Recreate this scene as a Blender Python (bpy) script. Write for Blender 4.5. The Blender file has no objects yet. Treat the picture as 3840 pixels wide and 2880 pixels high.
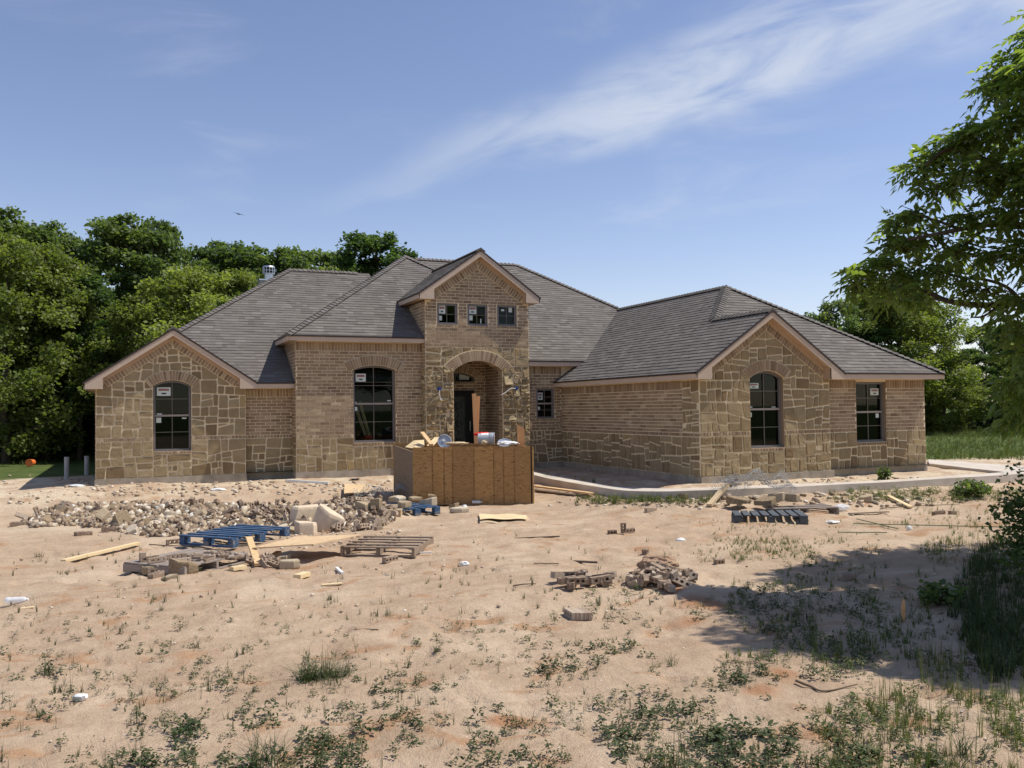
import bpy, math, random
import numpy as np
from mathutils import Vector, Matrix
from mathutils.geometry import tessellate_polygon
R = math.radians
random.seed(7); NR = np.random.RandomState(11)
S = bpy.context.scene
C = S.collection
# ------------------------------------------------------------------ camera
HC = 1.65; FPX = 3247.0
YAW, PIT, ROL = R(23.81), R(1.559), R(-.749)
fw = Vector((math.sin(YAW)*math.cos(PIT), math.cos(YAW)*math.cos(PIT), math.sin(PIT)))
rt = Vector((math.cos(YAW), -math.sin(YAW), 0)); up = rt.cross(fw)
rt2 = math.cos(ROL)*rt + math.sin(ROL)*up; up2 = -math.sin(ROL)*rt + math.cos(ROL)*up
cd = bpy.data.cameras.new('camera'); cam = bpy.data.objects.new('camera', cd); C.objects.link(cam)
cam.matrix_world = Matrix(((rt2.x, up2.x, -fw.x, 0), (rt2.y, up2.y, -fw.y, 0), (rt2.z, up2.z, -fw.z, HC), (0, 0, 0, 1)))
cd.sensor_width = 36; cd.lens = 36*FPX/3840; cd.clip_end = 3000; cd.clip_start = .05
S.camera = cam
# ------------------------------------------------------------------ light
SUN = Vector((.55, -.17, 1)).normalized()
EL = math.asin(SUN.z); AZ = math.atan2(SUN.x, SUN.y)
sd = bpy.data.lights.new('sun', 'SUN'); sd.energy = 4.0; sd.angle = R(.53); sd.color = (1, .945, .86)
so = bpy.data.objects.new('sun', sd); C.objects.link(so)
so.rotation_euler = (-SUN).to_track_quat('-Z', 'Y').to_euler()
W = bpy.data.worlds.new('World'); S.world = W; W.use_nodes = True
S.view_settings.view_transform = 'Standard'; S.view_settings.look = 'None'
S.view_settings.exposure = .35; S.view_settings.gamma = 1
def pdir(px, py): return (fw + rt2*((px-1920)/FPX) - up2*((py-1440)/FPX))
def world():
    nt = W.node_tree; n = nt.nodes; n.clear(); L = nt.links.new
    out = n.new('ShaderNodeOutputWorld'); bg = n.new('ShaderNodeBackground'); bg.inputs[1].default_value = .112
    sk = n.new('ShaderNodeTexSky'); sk.sky_type = 'NISHITA'; sk.sun_disc = False
    sk.sun_elevation = EL; sk.sun_rotation = AZ; sk.air_density = 1.0; sk.dust_density = .15; sk.ozone_density = 2.2; sk.altitude = 100
    tc = n.new('ShaderNodeTexCoord')
    def vm(op, a, b=None):
        m = n.new('ShaderNodeVectorMath'); m.operation = op
        L(a, m.inputs[0])
        if b is not None:
            if isinstance(b, (tuple, Vector)): m.inputs[1].default_value = tuple(b)
            else: L(b, m.inputs[1])
        return m
    def mt(op, a, b=None, clamp=False):
        m = n.new('ShaderNodeMath'); m.operation = op; m.use_clamp = clamp
        for i, v in enumerate((a, b)):
            if v is None: continue
            if isinstance(v, (int, float)): m.inputs[i].default_value = v
            else: L(v, m.inputs[i])
        return m.outputs[0]
    d1 = pdir(1500, 700).normalized(); d2 = pdir(3100, 200).normalized()
    nn = d1.cross(d2).normalized(); al = (d2-d1).normalized(); ctr = ((d1+d2)/2).normalized()
    D = tc.outputs['Generated']
    def dot(v):
        m = vm('DOT_PRODUCT', D, v); return m.outputs['Value']
    across = dot(nn); along = dot(al)
    cx = n.new('ShaderNodeCombineXYZ'); L(mt('MULTIPLY', along, 3.2), cx.inputs[0]); L(mt('MULTIPLY', across, 11), cx.inputs[1]); L(mt('MULTIPLY', dot(ctr), 2.0), cx.inputs[2])
    def noise(vec, sc, det=6, rough=.6, dist=0):
        t = n.new('ShaderNodeTexNoise'); t.inputs['Scale'].default_value = sc; t.inputs['Detail'].default_value = det
        t.inputs['Roughness'].default_value = rough; t.inputs['Distortion'].default_value = dist; L(vec, t.inputs['Vector']); return t.outputs['Fac']
    def ramp(v, a, b):
        m = n.new('ShaderNodeMapRange'); m.inputs[1].default_value = a; m.inputs[2].default_value = b; m.interpolation_type = 'SMOOTHERSTEP'; L(v, m.inputs[0]); return m.outputs[0]
    wob = mt('MULTIPLY', mt('SUBTRACT', noise(D, 3.0, 4), .5), .10)
    ac = mt('ADD', across, wob)
    # band: sharp lower edge, soft upper edge
    # nn sign: make positive = up
    sgn = 1 if nn.z > 0 else -1
    ac = mt('MULTIPLY', ac, sgn)
    width = mt('ADD', mt('MULTIPLY', mt('ADD', along, .35), .15), .024)
    q = mt('DIVIDE', ac, width)
    lo = ramp(q, -.5, .05); hi = ramp(q, 1.15, .1)
    band = mt('MULTIPLY', lo, hi)
    st = noise(cx.outputs[0], 1.9, 7, .55, .5)
    band = mt('MULTIPLY', band, ramp(st, .22, .66))
    fade = ramp(along, -.45, .12)
    band = mt('MULTIPLY', mt('MULTIPLY', band, fade), .75)
    # thin veils
    cy = n.new('ShaderNodeVectorMath'); cy.operation = 'MULTIPLY'; cy.inputs[1].default_value = (2.0, 2.0, 9.0); L(D, cy.inputs[0])
    veil = ramp(noise(cy.outputs[0], 1.6, 7, .58, .5), .50, .85)
    veil = mt('MULTIPLY', veil, .3)
    low = n.new('ShaderNodeSeparateXYZ'); L(D, low.inputs[0])
    hz = mt('MULTIPLY', ramp(low.outputs[2], .30, .0), .10)
    fac = mt('ADD', mt('ADD', band, veil, True), hz, True)
    mix = n.new('ShaderNodeMix'); mix.data_type = 'RGBA'
    tint = n.new('ShaderNodeMix'); tint.data_type = 'RGBA'; tint.blend_type = 'MULTIPLY'; tint.inputs[0].default_value = 1
    L(sk.outputs[0], tint.inputs[6]); tint.inputs[7].default_value = (1.10, .955, .975, 1)
    L(fac, mix.inputs[0]); L(tint.outputs[2], mix.inputs[6]); mix.inputs[7].default_value = (4.9, 5.3, 6.0, 1)
    L(mix.outputs[2], bg.inputs[0]); L(bg.outputs[0], out.inputs[0])
world()
# ------------------------------------------------------------------ noise helpers
def vnoise(x, y, seed=0):
    x = np.asarray(x, float); y = np.asarray(y, float)
    xi = np.floor(x).astype(np.int64); yi = np.floor(y).astype(np.int64); fx = x-xi; fy = y-yi
    fx = fx*fx*(3-2*fx); fy = fy*fy*(3-2*fy)
    def h(a, b):
        k = (a*374761393 + b*668265263 + seed*1442695041) & 0x7fffffff
        k = ((k ^ (k >> 13))*1274126177) & 0x7fffffff
        return ((k ^ (k >> 16)) & 0xffff)/65535.0
    return (h(xi, yi)*(1-fx)+h(xi+1, yi)*fx)*(1-fy) + (h(xi, yi+1)*(1-fx)+h(xi+1, yi+1)*fx)*fy
def sst(t): t = np.clip(t, 0, 1); return t*t*(3-2*t)
# ------------------------------------------------------------------ house numbers
XL0, XL1, YL = -.718, 2.565, 21.863
YM = 22.08
XC0, YC = 3.709, 21.493
XT0, XT1, YT = 6.941, 9.873, 21.214
YN = 21.47
XR0, XR1, YR = 10.971, 14.53, 15.092
XR3, YR2 = 17.681, 15.23
ZF, ZB, ZRE, ZW = .137, 1.016, 2.334, 2.19
ZCE, ZCW, ZS, ZTE, ZTW = 3.475, 3.335, 3.345, 4.593, 4.43
ZNE, ZNW = 2.91, 2.79
P, PT = .67, .705
YB = 31.0
MOUNDS = []
def Gs(x, y):
    x = np.asarray(x, float); y = np.asarray(y, float)
    dl = np.hypot(np.maximum(x-10.9, 0), np.maximum(21.6-y, 0))
    dr = np.hypot(np.maximum(10.9-x, 0), np.maximum(15.1-y, 0))
    d = np.minimum(dl, dr)
    g = -.40 + .39*sst((3.6-d)/3.4)
    dist = np.hypot(x, y)
    amp = sst((60-dist)/40)
    g = g + amp*((vnoise(x*.45, y*.45, 3)-.5)*.09 + (vnoise(x*1.3+9, y*1.3, 5)-.5)*.035)
    for (mx, my, rx, ry, a, hh) in MOUNDS:
        ca, sa = math.cos(a), math.sin(a)
        u = ((x-mx)*ca+(y-my)*sa)/rx; v = (-(x-mx)*sa+(y-my)*ca)/ry
        g = g + hh*np.exp(-(u*u+v*v)*1.1)
    return g
def Gf(x, y):
    dist = np.hypot(x, y); amp = sst((34-dist)/22)
    return amp*((vnoise(x*2.3+4, y*2.3, 17)-.5)*.035 + (vnoise(x*5, y*5, 7)-.5)*.030 - .030*sst((vnoise(x*3.4+.6*y, y*3.1, 51)-.74)/.12) + (vnoise(x*12+3, y*12, 8)-.5)*.016 + (vnoise(x*27, y*27, 9)-.5)*.006)
def _vn(x, y, seed):
    xi = math.floor(x); yi = math.floor(y); fx = x-xi; fy = y-yi; fx = fx*fx*(3-2*fx); fy = fy*fy*(3-2*fy)
    def h(a, b):
        k = (a*374761393 + b*668265263 + seed*1442695041) & 0x7fffffff
        k = ((k ^ (k >> 13))*1274126177) & 0x7fffffff
        return ((k ^ (k >> 16)) & 0xffff)/65535.0
    return (h(xi, yi)*(1-fx)+h(xi+1, yi)*fx)*(1-fy) + (h(xi, yi+1)*(1-fx)+h(xi+1, yi+1)*fx)*fy
def G(x, y):
    d = min(math.hypot(max(x-10.9, 0), max(21.6-y, 0)), math.hypot(max(10.9-x, 0), max(15.1-y, 0)))
    ss = lambda t: (lambda q: q*q*(3-2*q))(min(1, max(0, t)))
    g = -.40+.39*ss((3.6-d)/3.4) + ss((60-math.hypot(x, y))/40)*((_vn(x*.45, y*.45, 3)-.5)*.09+(_vn(x*1.3+9, y*1.3, 5)-.5)*.035)
    for (mx, my, rx, ry, a, hh) in MOUNDS:
        if abs(x-mx)+abs(y-my) > 7: continue
        ca, sa = math.cos(a), math.sin(a); u = ((x-mx)*ca+(y-my)*sa)/rx; v = (-(x-mx)*sa+(y-my)*ca)/ry
        g += hh*math.exp(-(u*u+v*v)*1.1)
    return g
def at(px, py, h=0.0, maxd=120):
    d = pdir(px, py)
    if d.z > -.008: d.z = -.008
    t = (HC+.45-h)/-d.z*.75; st = t*.03
    t0 = t
    while t < maxd and HC+d.z*t > G(d.x*t, d.y*t)+h: t0 = t; t += st
    a, b = t0, t
    for _ in range(12):
        m = (a+b)/2
        if HC+d.z*m < G(d.x*m, d.y*m)+h: b = m
        else: a = m
    return Vector((d.x*a, d.y*a, HC+d.z*a))
def pxD(px, py, D):
    d = pdir(px, py); f0 = Vector((math.sin(YAW), math.cos(YAW), 0)); t = D/d.dot(f0)
    return Vector((d.x*t, d.y*t, HC+d.z*t))
def onY(px, py, Y):
    d = pdir(px, py); t = Y/d.y; return Vector((d.x*t, Y, HC+d.z*t))
for (px, py, rx, ry, hh) in ((520, 1945, 1.9, .7, .15), (820, 1945, 1.7, .7, .19), (1330, 1945, .95, .6, .25), (1020, 1955, 1.0, .55, .12)):
    p = at(px, py); MOUNDS.append((p.x, p.y, rx, ry, -YAW, hh))
for (px, py, rx, ry, hh) in ((2480, 2172, .42, .3, .16), (1110, 2292, .35, .2, .05), (3650, 2300, 1.5, 1.2, .1)):
    p = at(px, py); MOUNDS.append((p.x, p.y, rx, ry, -YAW, hh))
# ------------------------------------------------------------------ materials
def mat(name):
    m = bpy.data.materials.new(name); m.use_nodes = True; nt = m.node_tree
    b = nt.nodes['Principled BSDF']; b.inputs['Specular IOR Level'].default_value = .25
    return m, nt, b
def N(nt, t, **kw):
    n = nt.nodes.new(t)
    for k, v in kw.items(): n.inputs[k].default_value = v
    return n
def ramp(nt, fac, stops):
    r = nt.nodes.new('ShaderNodeValToRGB'); e = r.color_ramp.elements
    while len(e) < len(stops): e.new(.5)
    for el, (p, c) in zip(e, stops): el.position = p; el.color = (*c, 1)
    nt.links.new(fac, r.inputs[0]); return r.outputs[0]
def mixc(nt, f, a, b, mode='MIX'):
    m = nt.nodes.new('ShaderNodeMix'); m.data_type = 'RGBA'; m.blend_type = mode
    for i, v in ((0, f), (6, a), (7, b)):
        if isinstance(v, (int, float)): m.inputs[i].default_value = v
        elif isinstance(v, tuple): m.inputs[i].default_value = (*v, 1)
        else: nt.links.new(v, m.inputs[i])
    return m.outputs[2]
def objco(nt, sc=(1, 1, 1), kind='Object'):
    tc = nt.nodes.new('ShaderNodeTexCoord'); mp = nt.nodes.new('ShaderNodeMapping'); mp.inputs['Scale'].default_value = sc
    nt.links.new(tc.outputs[kind], mp.inputs[0]); return mp.outputs[0]
def worldco(nt, sc=(1, 1, 1)):
    g = nt.nodes.new('ShaderNodeNewGeometry'); mp = nt.nodes.new('ShaderNodeMapping'); mp.inputs['Scale'].default_value = sc
    nt.links.new(g.outputs['Position'], mp.inputs[0]); return mp.outputs[0]
def noise(nt, co, s, d=4, r=.55, dist=0):
    n = N(nt, 'ShaderNodeTexNoise', Scale=s, Detail=d, Roughness=r, Distortion=dist); nt.links.new(co, n.inputs['Vector']); return n.outputs['Fac']
def bump(nt, b, h, strength=.4, dist=.02):
    bp = N(nt, 'ShaderNodeBump', Strength=strength, Distance=dist); nt.links.new(h, bp.inputs['Height']); nt.links.new(bp.outputs[0], b.inputs['Normal'])
def attr(nt, name='rnd'):
    a = nt.nodes.new('ShaderNodeAttribute'); a.attribute_name = name; return a.outputs['Fac']
def mrange(nt, v, a, b, c=0., d=1.):
    m = nt.nodes.new('ShaderNodeMapRange'); nt.links.new(v, m.inputs[0])
    for i, q in zip((1, 2, 3, 4), (a, b, c, d)): m.inputs[i].default_value = q
    return m.outputs[0]
M = {}
def plain(name, col, rough=.7, var=.12, ns=8., bs=.15, metal=0., spec=.25, streak=None):
    m, nt, b = mat(name); co = objco(nt, streak or (1, 1, 1))
    f = noise(nt, co, ns, 5, .6)
    lo = tuple(c*(1-var) for c in col); hi = tuple(min(1, c*(1+var)) for c in col)
    nt.links.new(ramp(nt, f, [(.3, lo), (.7, hi)]), b.inputs['Base Color'])
    b.inputs['Roughness'].default_value = rough; b.inputs['Metallic'].default_value = metal; b.inputs['Specular IOR Level'].default_value = spec
    if bs: bump(nt, b, f, bs, .01)
    M[name] = m; return m
def rndmat(name, stops, ns=30., var=.25, rough=.85, bs=.4, big=None):
    m, nt, b = mat(name); a = attr(nt); co = worldco(nt)
    c = ramp(nt, a, stops); f = noise(nt, co, ns, 5, .65)
    c2 = mixc(nt, 1.0, c, ramp(nt, f, [(.25, (1-var,)*3), (.75, (1+var,)*3)]), 'MULTIPLY')
    if big:
        g = noise(nt, co, big[0], 3, .5); c2 = mixc(nt, mrange(nt, g, .45, .75, 0, big[2]), c2, big[1])
    nt.links.new(c2, b.inputs['Base Color']); b.inputs['Roughness'].default_value = rough
    if bs: bump(nt, b, f, bs, .01)
    M[name] = m; return m
rndmat('brick', [(0, (.19, .125, .078)), (.3, (.265, .185, .118)), (.6, (.33, .24, .155)), (.85, (.40, .305, .20)), (1, (.47, .37, .25))], 38, .25, .9, .3, (2.2, (.34, .26, .19), .22))
rndmat('stone', [(0, (.20, .14, .075)), (.25, (.265, .20, .112)), (.6, (.31, .24, .14)), (.85, (.355, .28, .168)), (1, (.37, .27, .13))], 7, .2, .93, .8, (1.4, (.30, .21, .11), .4))
rndmat('shingle', [(0, (.112, .100, .088)), (.3, (.133, .119, .106)), (.6, (.148, .134, .119)), (.82, (.165, .150, .134)), (1, (.188, .174, .155))], 60, .25, .95, .4, (.5, (.2, .17, .15), .25))
rndmat('rubble', [(0, (.17, .115, .075)), (.4, (.30, .22, .15)), (.7, (.40, .315, .215)), (.88, (.55, .47, .36)), (1, (.70, .66, .58))], 25, .25, .93, .5)
rndmat('chips', [(0, (.33, .24, .165)), (.6, (.50, .40, .29)), (1, (.68, .61, .51))], 40, .15, .9, 0)
def mortar():
    m, nt, b = mat('mortar'); co = worldco(nt); f = noise(nt, co, 22, 6, .7)
    nt.links.new(ramp(nt, f, [(.25, (.62, .505, .33)), (.7, (.82, .70, .49))]), b.inputs['Base Color']); b.inputs['Roughness'].default_value = .95
    bump(nt, b, f, .6, .015); M['mortar'] = m
mortar()
def concrete():
    m, nt, b = mat('concrete'); co = worldco(nt); f = noise(nt, co, 3.2, 6, .65); g = noise(nt, worldco(nt, (1, 1, .25)), 9, 5, .6)
    c = ramp(nt, f, [(.3, (.24, .205, .16)), (.7, (.42, .37, .30))]); c = mixc(nt, mrange(nt, g, .5, .75, 0, .5), c, (.46, .36, .25))
    nt.links.new(c, b.inputs['Base Color']); b.inputs['Roughness'].default_value = .9; bump(nt, b, g, .4, .02); M['concrete'] = m
concrete()
def slab():
    m, nt, b = mat('sidewalk'); co = worldco(nt); f = noise(nt, co, 2.2, 6, .6)
    c = ramp(nt, f, [(.3, (.44, .38, .31)), (.7, (.60, .54, .46))]); nt.links.new(c, b.inputs['Base Color']); b.inputs['Roughness'].default_value = .9
    bump(nt, b, noise(nt, co, 60, 4), .2, .004); M['slab'] = m
slab()
plain('fascia', (.50, .395, .305), .6, .05, 3, 0)
plain('soffit', (.50, .36, .24), .75, .05, 3, 0)
plain('drip', (.045, .035, .033), .5, .1, 5, 0)
plain('frame', (.175, .16, .155), .45, .06, 5, 0)
plain('rail', (.33, .29, .25), .45, .06, 5, 0)
plain('muntin', (.17, .155, .125), .5, .06, 5, 0)
plain('doorglass', (.022, .034, .026), .25, .3, 12, .2, spec=.5)
plain('dark', (.012, .012, .012), .6, .2, 5, 0)
plain('unlit_interior', (.02, .019, .018), .9, .2, 2, 0)  # near-black colour stands in for the darkness of unlit rooms
plain('paper', (.62, .68, .62), .8, .04, 9, 0)
plain('print', (.30, .16, .15), .8, .1, 9, 0)
plain('ink', (.05, .07, .06), .8, .1, 9, 0)
plain('metal', (.55, .57, .58), .35, .1, 6, .1, .85)
plain('bluecap', (.01, .04, .22), .4, .1, 6, 0)
plain('wire', (.75, .73, .68), .5, .05, 6, 0)
plain('chickenwire', (.42, .42, .40), .5, .15, 6, 0, .5)
plain('whitepvc', (.78, .78, .74), .4, .05, 6, 0)
plain('greypvc', (.36, .37, .36), .5, .08, 6, 0)
plain('bucket', (.40, .43, .47), .45, .07, 4, .05)
plain('red', (.62, .03, .02), .5, .15, 8, .2)
plain('orange', (.75, .17, .04), .5, .1, 4, .05)
plain('green', (.06, .14, .06), .5, .15, 9, 0)
plain('sheet', (.74, .74, .72), .4, .06, 9, .3)
plain('bark', (.085, .066, .05), .95, .35, 14, .7, streak=(1, 1, .2))
plain('birdmat', (.02, .02, .022), .8, .1, 9, 0)
plain('dirt', (.36, .24, .155), .95, .25, 14, .6)
plain('boulder', (.62, .50, .36), .95, .14, 6, .5)
plain('twig', (.12, .085, .06), .95, .2, 9, 0)
plain('lid', (.36, .40, .47), .4, .08, 5, 0)
def wood(name, c0, c1, sc=(2, 26, 26), rough=.8):
    m, nt, b = mat(name); co = objco(nt, sc); f = noise(nt, co, 1.6, 6, .65, .6); g = noise(nt, objco(nt), 5, 3)
    c = ramp(nt, f, [(.28, c0), (.72, c1)]); c = mixc(nt, mrange(nt, g, .5, .8, 0, .45), c, c0)
    nt.links.new(c, b.inputs['Base Color']); b.inputs['Roughness'].default_value = rough; bump(nt, b, f, .4, .006); M[name] = m
wood('lumber', (.52, .33, .15), (.74, .54, .31)); wood('oldwood', (.17, .125, .09), (.36, .275, .20)); wood('weathered', (.20, .165, .14), (.38, .32, .27))
wood('bluewood', (.03, .05, .08), (.045, .12, .25)); wood('darkbluewood', (.035, .045, .06), (.14, .15, .16)); wood('palewood', (.40, .29, .17), (.62, .49, .32))
wood('sawn', (.62, .46, .24), (.78, .64, .40))
wood('orangewood', (.55, .27, .11), (.72, .42, .20), (2, 2, .3))
def wear():
    m = M['bluewood']; nt = m.node_tree; b = nt.nodes['Principled BSDF']; src = b.inputs['Base Color'].links[0].from_socket
    f = noise(nt, objco(nt, (1, 7, 4)), 3.2, 6, .7, .5); c = mixc(nt, mrange(nt, f, .52, .66, 0, .75), src, (.27, .235, .20)); nt.links.new(c, b.inputs['Base Color'])
wear()
def osb():
    for nm, ca, cb, cc in (('osb', (.20, .11, .04), (.47, .285, .12), (.36, .205, .08)), ('osbpale', (.50, .34, .18), (.70, .52, .31), (.6, .43, .25)), ('osbgrey', (.15, .115, .085), (.26, .205, .155), (.2, .16, .12))):
        m, nt, b = mat(nm); co = objco(nt, (7, 7, 26)); v = N(nt, 'ShaderNodeTexVoronoi', Scale=2.3); nz = noise(nt, objco(nt), 5, 4, .6)
        mp = nt.nodes.new('ShaderNodeVectorMath'); mp.operation = 'ADD'; cs = nt.nodes.new('ShaderNodeTexNoise'); cs.inputs['Scale'].default_value = 4; nt.links.new(objco(nt), cs.inputs[0])
        sc = nt.nodes.new('ShaderNodeVectorMath'); sc.operation = 'SCALE'; sc.inputs['Scale'].default_value = 4; nt.links.new(cs.outputs['Color'], sc.inputs[0])
        nt.links.new(co, mp.inputs[0]); nt.links.new(sc.outputs[0], mp.inputs[1]); nt.links.new(mp.outputs[0], v.inputs['Vector'])
        sp = nt.nodes.new('ShaderNodeSeparateColor'); nt.links.new(v.outputs['Color'], sp.inputs[0])
        c = ramp(nt, sp.outputs[0], [(0, ca), (.12, cc), (.6, cb), (1, cc)]); c = mixc(nt, mrange(nt, nz, .5, .75, 0, .5), c, cc)
        dk = N(nt, 'ShaderNodeTexVoronoi', Scale=2.3); nt.links.new(objco(nt, (1, 1, 2.2)), dk.inputs['Vector'])
        c = mixc(nt, 1., c, ramp(nt, attr(nt), [(0, (.72, .70, .68)), (.5, (.95, .94, .93)), (1, (1.0, .97, .90))]), 'MULTIPLY'); c = mixc(nt, mrange(nt, dk.outputs['Distance'], .05, .09, .85, 0), c, (.06, .03, .018))
        nt.links.new(c, b.inputs['Base Color']); b.inputs['Roughness'].default_value = .75; bump(nt, b, sp.outputs[0], .25, .004); M[nm] = m
osb()
def glass():
    m = bpy.data.materials.new('glass'); m.use_nodes = True; nt = m.node_tree; n = nt.nodes; n.clear()
    o = n.new('ShaderNodeOutputMaterial'); mx = n.new('ShaderNodeMixShader'); t = n.new('ShaderNodeBsdfTransparent'); g = n.new('ShaderNodeBsdfGlossy'); f = n.new('ShaderNodeFresnel')
    t.inputs[0].default_value = (.55, .62, .58, 1); g.inputs['Roughness'].default_value = .02; g.inputs[0].default_value = (.6, .68, .64, 1); f.inputs[0].default_value = 1.42
    nt.links.new(f.outputs[0], mx.inputs[0]); nt.links.new(t.outputs[0], mx.inputs[1]); nt.links.new(g.outputs[0], mx.inputs[2]); nt.links.new(mx.outputs[0], o.inputs[0]); M['glass'] = m
    m = bpy.data.materials.new('clearplastic'); m.use_nodes = True; nt = m.node_tree; n = nt.nodes; b = n['Principled BSDF']
    b.inputs['Base Color'].default_value = (.85, .88, .92, 1); b.inputs['Roughness'].default_value = .15; b.inputs['Alpha'].default_value = .55; M['clearplastic'] = m
glass()
def leafmat(name, stops, trans=.42, rough=.5):
    m = bpy.data.materials.new(name); m.use_nodes = True; nt = m.node_tree; n = nt.nodes; b = n['Principled BSDF']; o = n['Material Output']
    oi = n.new('ShaderNodeObjectInfo'); a = attr(nt)
    ad = n.new('ShaderNodeMath'); ad.operation = 'MULTIPLY_ADD'; nt.links.new(oi.outputs['Random'], ad.inputs[0]); ad.inputs[1].default_value = .35
    ms = n.new('ShaderNodeMath'); ms.operation = 'MULTIPLY'; nt.links.new(a, ms.inputs[0]); ms.inputs[1].default_value = .7
    nt.links.new(ms.outputs[0], ad.inputs[2]); c = ramp(nt, ad.outputs[0], stops)
    nt.links.new(c, b.inputs['Base Color']); b.inputs['Roughness'].default_value = rough; b.inputs['Specular IOR Level'].default_value = .3
    t = n.new('ShaderNodeBsdfTranslucent'); tc = mixc(nt, 1., c, (1.7, 1.9, .7), 'MULTIPLY'); nt.links.new(tc, t.inputs[0])
    mx = n.new('ShaderNodeMixShader'); mx.inputs[0].default_value = trans; nt.links.new(b.outputs[0], mx.inputs[1]); nt.links.new(t.outputs[0], mx.inputs[2]); nt.links.new(mx.outputs[0], o.inputs[0]); M[name] = m
leafmat('leaf', [(0, (.06, .088, .034)), (.4, (.095, .133, .05)), (.75, (.14, .18, .065)), (1, (.20, .235, .09))])
leafmat('leafy', [(0, (.09, .125, .032)), (.4, (.145, .175, .05)), (.75, (.205, .24, .07)), (1, (.285, .315, .105))])
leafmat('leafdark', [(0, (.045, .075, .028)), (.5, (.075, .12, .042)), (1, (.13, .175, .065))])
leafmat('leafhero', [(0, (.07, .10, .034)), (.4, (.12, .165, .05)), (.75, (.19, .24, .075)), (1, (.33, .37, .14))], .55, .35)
leafmat('weed', [(0, (.025, .040, .013)), (.4, (.045, .066, .022)), (.75, (.085, .105, .04)), (1, (.22, .17, .09))], .22, .6)
leafmat('grassblade', [(0, (.04, .065, .02)), (.4, (.075, .105, .03)), (.8, (.14, .155, .055)), (1, (.27, .23, .11))], .3, .6)
leafmat('drygrass', [(0, (.08, .10, .035)), (.4, (.15, .15, .06)), (1, (.30, .25, .12))], .3, .7)
def nt_mul(nt, a, b):
    m = nt.nodes.new('ShaderNodeMath'); m.operation = 'MULTIPLY'; nt.links.new(a, m.inputs[0]); nt.links.new(b, m.inputs[1]); return m.outputs[0]
def soil():
    m, nt, b = mat('soil'); co = worldco(nt); L = nt.links.new
    f1 = noise(nt, co, .55, 5, .6, .6); f2 = noise(nt, co, 2.6, 7, .65, .3); f3 = noise(nt, co, 17, 6, .7); f4 = noise(nt, co, 90, 3, .6)
    c = ramp(nt, f2, [(.25, (.395, .28, .185)), (.5, (.49, .36, .245)), (.75, (.575, .44, .31))])
    c = mixc(nt, mrange(nt, f1, .48, .64, 0, .7), c, (.62, .49, .35))
    w0 = noise(nt, worldco(nt, (.35, 1.6, 1)), 1.3, 5, .6, 1.2); c = mixc(nt, mrange(nt, w0, .52, .66, 0, .45), c, (.36, .25, .16))
    r = noise(nt, worldco(nt, (1, 1.7, 1)), 1.15, 6, .62, .9)
    c = mixc(nt, mrange(nt, r, .57, .65, 0, .75), c, (.41, .225, .115))
    g = noise(nt, co, 6.5, 5, .7); c = mixc(nt, mrange(nt, g, .60, .72, 0, .35), c, (.27, .185, .125))
    c = mixc(nt, mrange(nt, f3, .3, .7, .0, .30), c, (.30, .21, .145))
    wp = attr(nt, 'pale'); c = mixc(nt, wp, c, ramp(nt, f3, [(.35, (.50, .39, .26)), (.62, (.72, .62, .46))]))
    w = N(nt, 'ShaderNodeTexVoronoi', Scale=26.); L(co, w.inputs['Vector']); sp = nt.nodes.new('ShaderNodeSeparateColor'); L(w.outputs['Color'], sp.inputs[0])
    pm = nt.nodes.new('ShaderNodeMath'); pm.operation = 'MULTIPLY'; L(mrange(nt, sp.outputs[0], .90, .93), pm.inputs[0]); L(mrange(nt, w.outputs['Distance'], .25, .17), pm.inputs[1])
    c = mixc(nt, pm.outputs[0], c, ramp(nt, sp.outputs[1], [(0, (.22, .14, .10)), (.5, (.45, .33, .22)), (1, (.75, .68, .56))]))
    c = mixc(nt, mrange(nt, nt_mul(nt, attr(nt, 'red'), f2), .16, .42, 0, .85), c, (.38, .19, .095))
    gr = attr(nt, 'green'); gc = ramp(nt, noise(nt, co, 1.8, 6, .7), [(.3, (.05, .075, .02)), (.55, (.09, .12, .035)), (.75, (.20, .19, .08))])
    c = mixc(nt, gr, c, gc)
    L(c, b.inputs['Base Color']); b.inputs['Roughness'].default_value = .97; b.inputs['Specular IOR Level'].default_value = .1
    ad = nt.nodes.new('ShaderNodeMath'); ad.operation = 'MULTIPLY_ADD'; L(f4, ad.inputs[0]); ad.inputs[1].default_value = .35; L(f3, ad.inputs[2])
    bump(nt, b, ad.outputs[0], .85, .04); M['soil'] = m
soil()
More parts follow.
